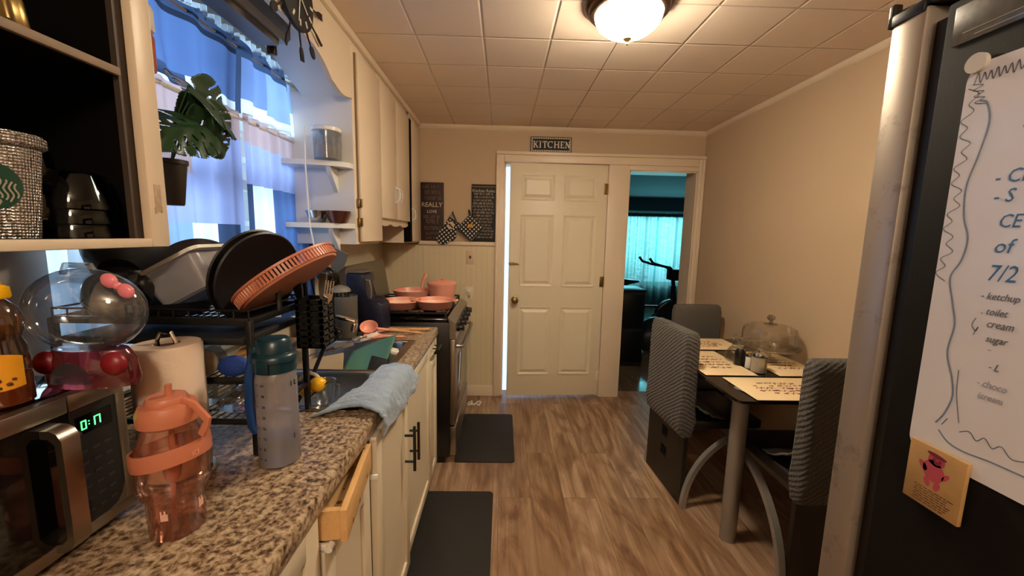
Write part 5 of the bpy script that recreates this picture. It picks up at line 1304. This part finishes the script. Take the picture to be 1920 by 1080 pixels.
# placemats
m_pm = M('placemat_cream', '#ecd2a6', .6, vary=.05, bump=.2, bscale=300); m_pmi = M('placemat_print', '#7d3a2c', .6, vary=.3, vscale=60)
def placemat(x0, x1, y0, y1, label, seed, side):
    t = thing('placemat', label, 'placemat', ((x0 + x1) / 2, (y0 + y1) / 2, tz), 'placemats on the glass table')
    MB().box(x0, x1, y0, y1, tz + .0027, tz + .0052, .001).build('mat', m_pm, t)
    rng = random.Random(seed); q = MB(); cx, cy = (x0 + x1) / 2, (y0 + y1) / 2; z = tz + .0053
    lx, ly = (x1 - x0) / 2, (y1 - y0) / 2
    for r_ in range(5):
        n_ = 7 + r_ % 3
        for i in range(n_):
            u = (i + .5) / n_ * 2 - 1; v = (r_ + .5) / 5 * 2 - 1
            if u * u + v * v * .7 > 1.0 or rng.random() < .12: continue
            p = Vector((cx + u * lx * .62 + rng.uniform(-.006, .006), cy + v * ly * .55 + rng.uniform(-.004, .004), z))
            s_ = rng.uniform(.011, .021); a0 = rng.uniform(-.5, .5)
            k = rng.random()
            if k < .45: q._put([p + Vector((s_ * cos(a0 + a) * (1.3 if j % 2 else .7), s_ * .55 * sin(a0 + a) * (1.2 if j % 2 else .8), 0)) for j, a in enumerate(arc(9, 0, 2 * pi)[:-1])], [tuple(range(9))])
            else:
                pts = [(p.x + s_ * 1.3 * (j / 6 - .5) * 2, p.y + s_ * .7 * sin(j * 1.9 + a0 * 4)) for j in range(7)]
                for j in range(6):
                    a, b = Vector((*pts[j], z)), Vector((*pts[j + 1], z)); d = (b - a).normalized().cross(Vector((0, 0, 1))) * .0022
                    q._put([a + d, b + d, b - d, a - d], [(0, 1, 2, 3)])
    q.build('print', m_pmi, t)
placemat(1.085, 1.505, 1.565, 1.835, 'cream placemat at the near end of the glass table', 1, 0)
placemat(1.02, 1.285, 1.865, 2.285, 'cream placemat in front of the grey covered chair on the doorway side', 2, 1)
placemat(1.06, 1.50, 2.32, 2.585, 'cream placemat at the far end of the glass table', 4, 0)
placemat(1.392, 1.65, 1.865, 2.285, 'cream placemat on the wall side under the glass cake stand', 5, 1)

# table-top things
ks = thing('cake_stand', 'glass domed cake stand on the table by the right wall', 'cake stand', (1.505, 2.13, tz))
kc = (1.505, 2.13, tz + .0056)
MB().lathe(kc, [(.001, 0), (.052, 0), (.05, .006), (.02, .02), (.012, .045), (.016, .062), (.05, .070), (.150, .074), (.156, .082), (.153, .084), (.148, .079), (.001, .076)], 48).build('stand', m_clear, ks)
MB().lathe((kc[0], kc[1], kc[2] + .0845), [(.133, 0), (.136, .004), (.136, .07), (.128, .098), (.10, .113), (.03, .12), (.001, .121)], 48, cap=False).build('dome', GLASS('dome_glass', '#f3efe8', .07, .05, .03, '#cfc8bb'), ks)
MB().lathe((kc[0], kc[1], kc[2] + .2058), [(.035, 0), (.03, .004), (.010, .008), (.008, .018), (.020, .028), (.021, .040), (.012, .050), (.001, .052)], 24).build('knob', GLASS('dome_knob_glass', '#d0c8ba', .2, .05), ks)
sj = thing('sugar_jar', 'clear glass jar of white sugar with a metal lid, nearest on the table', 'jar', (1.325, 1.93, tz))
MB().lathe((1.325, 1.93, tz + .0008), [(.001, .001), (.035, 0), (.038, .004), (.038, .082), (.036, .088)], 28, cap=False).build('glass', m_clear, sj)
MB().lathe((1.325, 1.93, tz + .004), [(.001, 0), (.0355, 0), (.0355, .078), (.001, .079)], 28).build('sugar', M('sugar', '#e6d8c4', .9), sj)
MB().lathe((1.325, 1.93, tz + .0895), [(.037, 0), (.037, .006), (.03, .018), (.012, .024), (.001, .0245)], 24).build('lid', m_chrome, sj)
MB().tube([(1.325, 1.93, tz + .113), (1.31, 1.925, tz + .128)], .006, 8).build('pour_spout', m_chrome, sj)
ss = thing('salt_shaker', 'small white salt shaker between the dark bottle and the sugar jar', 'shaker', (1.316, 1.995, tz))
MB().lathe((1.316, 1.995, tz + .0008), [(.001, 0), (.018, 0), (.019, .003), (.017, .06), (.001, .061)], 20).build('body', m_wht_pl, ss); MB().lathe((1.316, 1.995, tz + .062), [(.0175, 0), (.016, .012), (.006, .018), (.001, .018)], 20).build('cap', m_chrome, ss)
pb = thing('sauce_bottle', 'small dark bottle with a pale cap beside the salt shaker', 'bottle', (1.288, 2.035, tz))
MB().lathe((1.288, 2.035, tz + .0008), [(.001, 0), (.025, 0), (.027, .003), (.027, .075), (.018, .088), (.016, .094)], 24).build('body', m_black, pb); MB().lathe((1.288, 2.035, tz + .095), [(.0165, 0), (.017, .002), (.016, .016), (.001, .017)], 20).build('cap', M('silver_cap', '#b5aca0', .3, .7), pb)
dc = thing('decanter', 'small clear glass decanter with a ball stopper behind the dark bottle', 'decanter', (1.305, 2.115, tz))
MB().lathe((1.305, 2.115, tz + .0008), [(.001, .001), (.035, 0), (.046, .012), (.046, .04), (.03, .07), (.014, .09), (.013, .11), (.018, .115)], 32, cap=False).build('body', m_clear, dc)
MB().lathe((1.305, 2.115, tz + .116), [(.010, -.02), (.011, 0), (.008, .006), (.016, .018), (.016, .028), (.008, .036), (.001, .037)], 24).build('stopper', m_clear, dc)

# ------------------------------------------------------------------ chairs (seat faces local +y, back plane at y = 0)
def make_chair(label, cover_mat, name='dining_chair'):
    c = thing(name, label, 'chair', (0, 0, 0), 'grey covered dining chairs')
    W = .205
    q = MB(); T = .022
    zs_ = [.0, .17, .235, .285, .35, .92]
    q.box(-W, W, 0, T, 0, .17).box(-W, W, 0, T, .235, .285).box(-W, W, 0, T, .35, .92)
    for z0_, z1_ in ((.17, .235), (.285, .35)): q.box(-W, -.033, 0, T, z0_, z1_).box(.033, W, 0, T, z0_, z1_)
    q.build('back_board', m_blackvinyl, c)
    q = MB(); q.box(-W, W, T + .0005, .43, .425, .475, .012); q.build('seat', m_blackvinyl, c)
    for s_ in (-1, 1):
        q = MB(); rs = []
        for t in arc(20, 0, pi / 2):
            y, z = .395 - .385 * cos(t), .42 * sin(t); nx_, nz_ = -cos(t) * .012, sin(t) * .012
            rs.append([(s_ * (W + .002) - .014, y - nx_, z - nz_ + .0), (s_ * (W + .002) + .014, y - nx_, z - nz_), (s_ * (W + .002) + .014, y + nx_, max(0, z + nz_)), (s_ * (W + .002) - .014, y + nx_, max(0, z + nz_))])
        rs = [[(p[0] + s_ * .014, p[1], max(0.0, p[2])) for p in r] for r in rs]
        q.rings(rs); q.build('leg', m_silver, c)
    q = MB(); rs = []
    for z, dy, dw in ((.40, .022, .006), (.44, .03, .012), (.475, .035, .012), (.55, .028, .012), (.75, .026, .012), (.90, .026, .010), (.935, .022, .002), (.948, .012, -.012)):
        k = 36; r = []
        for (px2, py2) in rounded(2 * (W + dw), T + 2 * dy, min(.022, dy * .9), 8, 0, T / 2):
            wob = .004 * noise.noise(Vector((px2 * 20, py2 * 20, z * 14))) + (.007 * noise.noise(Vector((px2 * 30, z * 60, 3))) if z < .5 else 0)
            r.append((px2, py2 + wob, z + (.03 * noise.noise(Vector((px2 * 6, 1, 0))) if z < .41 else 0) + .0))
        rs.append(r)
    q.rings(rs); o = q.build('slipcover', cover_mat, c, ang=60)
    q = MB(); q.sheet(lambda u, v: ((u - .5) * 2 * (W + .006), T + .02 + .17 * v + .012 * noise.noise(Vector((u * 7, v * 5, 0))), .565 - .075 * math.sin(v * pi / 2) - .0 * v + .012 * noise.noise(Vector((u * 9, v * 9, 4)))), 24, 12)
    q.build('cover_drape', m_coverflat, c, solid=.006)
    return c
ch = make_chair('grey knit covered chair on the open side of the table with square holes below', m_cover)
ch.location = (.955, 2.135, 0); ch.rotation_euler = (0, 0, radians(-86))
c2 = dup(ch, (1.375, 1.40, 0), radians(0), 'grey knit covered chair at the near end of the table, partly hidden by the refrigerator')
c3 = dup(ch, (1.43, 2.83, 0), radians(180), 'plain grey covered chair at the far end of the table against the doorway')
c2.scale = (1, 1, 1.035); c3.scale = (.8, 1, 1)
for o in c3.children:
    if o.name.startswith('slipcover'):
        o.data = o.data.copy(); o.data.materials[0] = m_coverflat

# ------------------------------------------------------------------ floor mats
def floormat(x0, x1, y0, y1, label):
    q = MB(); q.prism(rounded(x1 - x0, y1 - y0, .02, 5, (x0 + x1) / 2, (y0 + y1) / 2), 'z', .0008, .008)
    es = [e for e in q.bm.edges if all(v.co.z > .007 for v in e.verts)]; bmesh.ops.bevel(q.bm, geom=es, offset=.004, segments=2, affect='EDGES', profile=.5)
    tag(q.build('floor_mat', m_mat, org=((x0 + x1) / 2, (y0 + y1) / 2, 0)), label, 'mat', 'black floor mats')
floormat(-.285, .098, 2.32, 2.99, 'black rubber mat on the floor in front of the stove')
floormat(-.41, -.03, 1.20, 2.03, 'black rubber mat on the floor in front of the sink cabinet')

# ------------------------------------------------------------------ far wall hangings
sg = thing('kitchen_sign', 'small black sign reading KITCHEN with a studded border above the door frame', 'sign', (.383, YF, 2.17))
sx0, sx1, sz0, sz1 = .212, .552, 2.108, 2.232
MB().box(sx0, sx1, YF - .018, YF - .0005, sz0, sz1, .002).build('board', m_blackmat, sg)
q = MB()
for i in range(22):
    x = sx0 + .012 + (sx1 - sx0 - .024) * i / 21
    for z in (sz0 + .012, sz1 - .012): q.box(x - .005, x + .004, YF - .0205, YF - .0182, z - .006, z + .006)
for i in range(1, 7):
    z = sz0 + .012 + (sz1 - sz0 - .024) * i / 7
    for x in (sx0 + .012, sx1 - .012): q.box(x - .006, x + .006, YF - .0205, YF - .0182, z - .005, z + .004)
m_let = M('ivory_letter', '#e2d8c6', .6); q.build('stud_border', m_let, sg)
q = MB(); H = .054; zb = 2.143; yy_ = YF - .0205
def bar(x0, z0, x1, z1, w_):
    a, b = Vector((x0, yy_, z0)), Vector((x1, yy_, z1)); d = (b - a).normalized(); n_ = Vector((-d.z, 0, d.x)) * w_ / 2
    vs = [a + n_, b + n_, b - n_, a - n_]; q._put(vs + [v + Vector((0, .002, 0)) for v in vs], [(0, 1, 2, 3), (7, 6, 5, 4), (0, 4, 5, 1), (1, 5, 6, 2), (2, 6, 7, 3), (3, 7, 4, 0)])
def serif(x, z, w_=.016): bar(x - w_ / 2, z, x + w_ / 2, z, .004)
def stem_(x, w_=.009): bar(x, zb, x, zb + H, w_); serif(x, zb + .002, .017); serif(x, zb + H - .002, .017)
x = .243; stem_(x); bar(x + .004, zb + .022, x + .024, zb + H - .002, .006); bar(x + .010, zb + .030, x + .028, zb, .009); serif(x + .026, zb + H - .002, .014); serif(x + .028, zb + .002, .014)
x = .292; stem_(x)
x = .330; stem_(x); bar(x - .018, zb + H - .003, x + .018, zb + H - .003, .006); bar(x - .017, zb + H, x - .017, zb + H - .015, .004); bar(x + .017, zb + H, x + .017, zb + H - .015, .004)
x = .377; pts = [(x + .021 * cos(a), zb + H / 2 + (H / 2 - .003) * sin(a)) for a in arc(16, radians(48), radians(312))]
for i in range(16): bar(*pts[i], *pts[i + 1], .009 if 4 < i < 11 else .006)
bar(x + .015, zb + H, x + .015, zb + H - .016, .004)
x = .413; stem_(x); stem_(x + .030); bar(x, zb + H / 2, x + .03, zb + H / 2, .005)
x = .466; stem_(x); bar(x, zb + .003, x + .024, zb + .003, .006); bar(x, zb + H - .003, x + .022, zb + H - .003, .006); bar(x, zb + H / 2, x + .016, zb + H / 2, .005); bar(x + .024, zb, x + .024, zb + .015, .004); bar(x + .022, zb + H, x + .022, zb + H - .014, .004)
x = .505; bar(x, zb, x, zb + H, .005); bar(x + .027, zb, x + .027, zb + H, .005); bar(x, zb + H - .003, x + .027, zb + .003, .010); serif(x, zb + .002, .014); serif(x + .027, zb + H - .002, .014); serif(x - .003, zb + H - .002, .012)
q.build('lettering', m_let, sg)

def wordboard(name, label, x0, x1, z0, z1, mat, lines, seed, ink):
    t = thing(name, label, 'sign', ((x0 + x1) / 2, YF, z0))
    MB().box(x0, x1, YF - .018, YF - .0005, z0, z1, .0015).build('board', mat, t)
    q = MB(); rng = random.Random(seed)
    for (txt, z, s_) in lines:
        if txt: q.text(txt, s_, ((x0 + x1) / 2, YF - .0186, z), (1, 0, 0), (0, 0, 1), off=s_ * .012, dep=.0004, align='CENTER')
        else:
            x = x0 + rng.uniform(.012, .03)
            while x < x1 - .03:
                n_ = rng.randint(2, 5)
                for i in range(n_):
                    w_ = s_ * .32
                    if x + w_ > x1 - .01: break
                    k = rng.random(); h_ = s_ * (.7 if k < .5 else .48)
                    q.box(x, x + w_ * .28, YF - .0192, YF - .0182, z, z + h_)
                    if k > .3: q.box(x, x + w_ * .8, YF - .0192, YF - .0182, z + h_ - s_ * .1, z + h_)
                    if k > .6: q.box(x, x + w_ * .8, YF - .0192, YF - .0182, z, z + s_ * .1)
                    if k < .25: q.box(x + w_ * .55, x + w_ * .8, YF - .0192, YF - .0182, z, z + h_)
                    x += w_
                x += s_ * .3
    q.build('lettering', ink, t)
    return t
m_ink1 = M('chalk_letter', '#b9a894', .7); m_ink2 = M('dim_letter', '#7a6353', .7)
x0, x1 = -.697, -.502
t = wordboard('quote_board', 'tall dark red brown wooden sign with REALLY in the middle on the far wall', x0, x1, 1.363, 1.845, M('maroon_board', '#2c130d', .6, vary=.2, vscale=30),
          [('REALLY', 1.645, .052), ('LOVE', 1.595, .034)], 5, m_ink1)
rng = random.Random(8)
for z, s_ in ((1.80, .03), (1.75, .034), (1.705, .03), (1.55, .03), (1.51, .04), (1.455, .034), (1.415, .026), (1.38, .02)):
    x = x0 + rng.uniform(.02, .05); q = MB()
    while x < x1 - .03:
        w_ = rng.uniform(.006, .014); k = rng.random()
        q.box(x, x + .003, YF - .0192, YF - .0182, z, z + s_ * .8)
        if k > .4: q.box(x, x + w_, YF - .0192, YF - .0182, z + s_ * .7, z + s_ * .8)
        if k < .7: q.box(x, x + w_, YF - .0192, YF - .0182, z, z + s_ * .1)
        x += w_ + .004 + (.012 if rng.random() < .2 else 0)
    q.build('lettering_line', m_ink2, t)
q = MB(); q.box(x0, x1, YF - .0195, YF - .0182, 1.363, 1.372).box(x0, x0 + .006, YF - .0195, YF - .0182, 1.372, 1.845).box(x1 - .006, x1, YF - .0195, YF - .0182, 1.372, 1.845).box(x0 + .006, x1 - .006, YF - .0195, YF - .0182, 1.838, 1.845); q.build('painted_edge', M('red_edge', '#4d1712', .6), t)
t = wordboard('rules_board', 'tall black sign headed Kitchen Rules beside the door frame', -.268, -.0685, 1.363, 1.838, m_blackmat,
          [('Kitchen Rules', 1.775, .034)] + [('', 1.752 - i * .0255, .021 if i % 3 else .024) for i in range(15)], 11, m_ink1)
q = MB(); q.box(-.268, -.0685, YF - .0195, YF - .0182, 1.815, 1.822); q.box(-.262, -.075, YF - .0195, YF - .0182, 1.672, 1.674).box(-.262, -.26, YF - .0195, YF - .0182, 1.64, 1.674).box(-.262, -.075, YF - .0195, YF - .0182, 1.632, 1.634); q.build('rule_lines', m_ink2, t)
# oven mitt and pot holder
m_gx = gingham('checked_cloth', '#0f0e0e', '#c9c0b4', .013, rot=radians(38)); m_gx2 = gingham('checked_cloth_holder', '#0f0e0e', '#c9c0b4', .0125, rot=radians(45))
mt = thing('oven_mitt', 'black and white checked oven mitt hanging on the left of the pot holder', 'oven mitt', (-.45, YF - .03, 1.32))
R = Matrix.Translation((-.405, YF - .042, 1.535)) @ rotm('Y', 33) @ Matrix.Scale(.95, 4)
mit = [(-.055, 0), (.055, 0), (.055, -.06)] + [(.055 + .03 * sin(t) + .012, -.085 - .035 * t) for t in (0.2, .7)] + [(.088, -.115), (.090, -.150), (.078, -.168), (.062, -.165), (.055, -.145), (.050, -.125)] + [(.06 * cos(a), -.175 + .07 * -sin(a)) for a in arc(10, .0, pi)] + [(-.058, -.10)]
q = MB(R); q.prism(mit, 'y', -.011, .011); o = q.build('mitt_body', m_gx, mt)
md = o.modifiers.new('soft', 'BEVEL'); md.width = .006; md.segments = 3; md.limit_method = 'ANGLE'
q = MB(R); q.box(-.057, .057, -.0125, .0125, -.012, .004, .003); q.build('cuff_binding', m_black, mt)
q = MB(R); q.prism([(.03 * cos(a) - .005, -.055 + .033 * sin(a)) for a in arc(24, 0, 2 * pi)[:-1]], 'y', -.0135, -.0112); q.build('applique', M('cream_applique', '#c6b393', .8), mt)
q = MB(R); q.prism([(-.03, -.06), (-.02, -.045), (.022, -.058), (.02, -.068)], 'y', -.0146, -.0136); q.build('applique_mark', m_black, mt)
q = MB(); q.tube([(-.402, YF - .042, 1.535), (-.428, YF - .034, 1.60), (-.424, YF - .028, 1.612), (-.418, YF - .034, 1.59), (-.39, YF - .042, 1.53)], .004, 6); q.build('loop', m_black, mt)
ph = thing('pot_holder', 'square black and white checked pot holder with a yellow motif hanging cornerwise', 'pot holder', (-.26, YF - .03, 1.36))
R = Matrix.Translation((-.275, YF - .042, 1.475)) @ rotm('Y', 42)
q = MB(R); q.prism(rounded(.158, .158, .015, 4), 'y', -.007, .007); q.build('pad', m_gx2, ph)
q = MB(R); pp = rounded(.164, .164, .016, 4); pi_ = rounded(.15, .15, .012, 4)
q.rings([[(x, -.008, z) for x, z in pi_], [(x, -.008, z) for x, z in pp], [(x, .008, z) for x, z in pp], [(x, .008, z) for x, z in pi_]], closed=True); q.build('binding', m_black, ph)
q = MB(R); q.prism([(-.035, .01), (-.015, .038), (-.005, .03), (.005, .045), (.012, .02), (-.01, .0), (-.012, -.012), (-.024, -.008)], 'y', -.0095, -.0072); q.build('motif', M('gold_motif', '#c99a3a', .7), ph)
q = MB(); q.tube([(-.285, YF - .042, 1.58), (-.292, YF - .034, 1.622), (-.286, YF - .03, 1.628), (-.278, YF - .036, 1.60), (-.272, YF - .042, 1.58)], .004, 6); q.build('loop', m_black, ph)
so = thing('wall_outlet', 'almond wall plate with a single dark jack on the panelling left of the door', 'outlet', (-.277, YF - .012, 1.19))
MB().box(-.312, -.244, YF - .018, YF - .0125, 1.17, 1.29, .003).build('plate', M('almond_plate', '#cdb894', .4), so)
MB().box(-.287, -.268, YF - .0205, YF - .0182, 1.218, 1.244, .002).build('jack', M('brown_jack', '#4a3320', .4), so)

so = thing('wall_outlet', 'small cream outlet with a plug low on the far wall behind the stove corner', 'outlet', (-.285, YF - .012, .90))
MB().box(-.32, -.25, YF - .018, YF - .0125, .865, .975, .003).build('plate', M('pale_plate', '#e2d5bd', .4), so)
MB().box(-.30, -.27, YF - .045, YF - .0182, .93, .955, .004).build('plug', m_wht_pl, so)
MB().box(-.295, -.275, YF - .0195, YF - .0182, .88, .905, .001).build('socket', M('socket_tan', '#a3906f', .4), so)

# ------------------------------------------------------------------ ceiling lamp
lx, ly = .462, 1.615
cl_ = thing('ceiling_light', 'bronze rimmed flush ceiling light with a glowing frosted bowl', 'light', (lx, ly, ZC))
MB().lathe((lx, ly, ZC - .0005), [(.165, 0), (.168, -.006), (.160, -.020), (.152, -.024), (.150, -.034), (.142, -.042), (.128, -.044), (.128, -.030), (.001, -.028)], 56).build('rim', m_bronze, cl_)
NN = NT('lit_bowl'); tc = NN.n('ShaderNodeTexCoord'); sp = NN.n('ShaderNodeSeparateXYZ'); NN.l(tc, 'Object', sp, 0)
ln = NN.n('ShaderNodeVectorMath', _operation='LENGTH'); cb = NN.n('ShaderNodeCombineXYZ'); NN.l(sp, 0, cb, 0); NN.l(sp, 1, cb, 1); NN.l(cb, 0, ln, 0)
mr = NN.n('ShaderNodeMapRange'); mr.inputs[1].default_value = .05; mr.inputs[2].default_value = .135; mr.inputs[3].default_value = LAMP_C; mr.inputs[4].default_value = LAMP_E; NN.l(ln, 'Value', mr, 0)
em = NN.n('ShaderNodeEmission', Color=(1, .84, .61, 1)); NN.l(mr, 0, em, 'Strength'); NN.l(em, 0, NN.out, 0)
MB().lathe((lx, ly, ZC - .0405), [(.127, 0), (.124, -.018), (.110, -.042), (.082, -.064), (.045, -.078), (.014, -.084), (.001, -.085)], 56, cap=False).build('bowl', NN.m, cl_)
MB().lathe((lx, ly, ZC - .1245), [(.003, 0), (.016, -.002), (.016, -.006), (.008, -.014), (.005, -.018), (.006, -.024), (.001, -.028)], 24).build('finial', m_brass, cl_)

# ------------------------------------------------------------------ things in the room beyond
def bikeobj():
    b = thing('exercise_bike', 'black upright exercise bicycle in front of the far window beyond the doorway', 'exercise bike', (2.05, 5.35, 0))
    Y = 5.35
    q = MB(); q.tube([(1.72, Y, .08), (2.50, Y, .08)], .03, 10).tube([(1.72, Y - .25, .04), (1.72, Y + .25, .04)], .03, 10).tube([(2.50, Y - .25, .04), (2.50, Y + .25, .04)], .03, 10).tube([(2.05, Y, .1), (1.74, Y, .60)], .035, 10).tube([(2.0, Y, .22), (2.40, Y, .62)], .035, 10).tube([(2.38, Y, .1), (2.36, Y, .78)], .035, 10); q.build('frame', m_blackmat, b)
    q = MB(); q.cyl((2.36, Y - .03, .36), (2.36, Y + .03, .36), .235, n=40); q.build('flywheel', m_black, b)
    q = MB(); q.torus((2.36, Y - .035, .36), .21, .012, M=rotm('X', 90)); q.build('flywheel_ring', m_silver, b)
    q = MB(); q.prism([(1.98, .20), (2.15, .16), (2.42, .28), (2.48, .45), (2.36, .62), (2.18, .48)], 'y', Y - .09, Y - .04); q.build('chain_guard', m_blackmat, b)
    MB().tube([(1.74, Y, .60), (1.71, Y, .80)], .02, 10).build('seat_post', m_silver, b)
    q = MB(); q.prism([(1.60, .80), (1.64, .78), (1.80, .815), (1.86, .83), (1.85, .85), (1.72, .86), (1.62, .875), (1.59, .85)], 'y', Y - .07, Y + .07); q.build('seat', m_black, b)
    MB().tube([(2.36, Y, .78), (2.33, Y, 1.0)], .025, 10).build('handle_post', m_blackmat, b)
    for s_ in (-1, 1):
        MB().tube([(2.33, Y, .99), (2.25, Y + s_ * .10, 1.04), (2.12, Y + s_ * .2, 1.06), (1.98, Y + s_ * .2, 1.10), (1.93, Y + s_ * .2, 1.16)], .017, 8).build('handlebar', m_black, b)
    q = MB(); q.box(2.29, 2.42, Y - .10, Y + .10, .86, 1.01, .01); q.build('console', m_black, b)
    q = MB(); q.tube([(2.12, Y - .10, .30), (2.02, Y - .12, .20)], .012, 8).box(1.97, 2.07, Y - .22, Y - .12, .185, .205, .004); q.build('pedal', m_black, b)
bikeobj()
tk = thing('storage_cabinet', 'black low storage cabinet just inside the doorway beside the bicycle', 'cabinet', (1.40, 4.43, 0))
q = MB(); q.box(1.22, 1.575, 4.25, 4.62, 0, .84, .006); q.build('body', m_blackmat, tk)
q = MB(); q.box(1.215, 1.585, 4.235, 4.635, .8405, .86, .003); q.build('top', m_black, tk)
for z0_, z1_ in ((.05, .40), (.43, .81)): MB().box(1.24, 1.56, 4.240, 4.2495, z0_, z1_, .002).build('drawer', m_black, tk)
q = MB(); q.ball((2.02, 4.85, .19), .40, .22, .22, 28, 14)
for v in q.bm.verts:
    v.co += Vector((0, 0, .05)) * noise.noise(v.co * 5) + Vector((1, 1, 1)) * .015 * noise.noise(v.co * 16)
    v.co.z = max(.0008, v.co.z)
tag(q.build('duffel_bag', M('dark_nylon', '#1a1c22', .45, bump=.3, bscale=30), org=(2.02, 4.85, 0)), 'slumped dark nylon bag on the floor in front of the bicycle', 'bag')

# ------------------------------------------------------------------ daylight, camera
wd = bpy.data.worlds.new('sky'); bpy.context.scene.world = wd; wd.use_nodes = True
bg = wd.node_tree.nodes['Background']; bg.inputs[0].default_value = (.54, .74, 1, 1); bg.inputs[1].default_value = SKY
def area(name, loc, rot, sx, sy, power, col):
    L = bpy.data.lights.new(name, 'AREA'); L.shape = 'RECTANGLE'; L.size = sx; L.size_y = sy; L.energy = power; L.color = col
    o = bpy.data.objects.new(name, L); COL.objects.link(o); o.location = loc; o.rotation_euler = rot; return o
area('window_daylight', (XL - .5, 1.5, 1.75), (0, radians(-100), 0), 1.0, 1.1, DAY1, (.62, .80, 1))
area('far_window_daylight', (3.3, 9.0, 1.6), (radians(-95), 0, 0), 1.8, 1.5, DAY2, (.42, .86, 1))
P = bpy.data.lights.new('second_room_lamp', 'POINT'); P.energy = LAMP2; P.shadow_soft_size = .12; P.color = (1, .84, .63)
o = bpy.data.objects.new('second_room_lamp', P); COL.objects.link(o); o.location = (.1, -.9, 2.1)

cam = bpy.data.cameras.new('camera'); cam.sensor_width = 36; cam.lens = 740.16 / 1920 * 36; cam.clip_start = .02
co = bpy.data.objects.new('camera', cam); COL.objects.link(co)
pt_, yw, rl = .132, .025, .0211
fw = Vector((sin(yw) * cos(pt_), cos(yw) * cos(pt_), -sin(pt_))); r0 = Vector((cos(yw), -sin(yw), 0)); u0 = r0.cross(fw)
rr = r0 * cos(rl) + u0 * sin(rl); uu = -r0 * sin(rl) + u0 * cos(rl)
co.matrix_world = Matrix(((rr.x, uu.x, -fw.x, 0), (rr.y, uu.y, -fw.y, 0), (rr.z, uu.z, -fw.z, 1.4208), (0, 0, 0, 1)))
S = bpy.context.scene; S.camera = co
S.view_settings.view_transform = 'Standard'; S.view_settings.look = 'None'; S.view_settings.exposure = EXPO; S.view_settings.gamma = 1; S.view_settings.use_curve_mapping = False
S.cycles.max_bounces = 10; S.cycles.transparent_max_bounces = 16; S.cycles.sample_clamp_indirect = 8; S.cycles.caustics_reflective = False; S.cycles.caustics_refractive = False
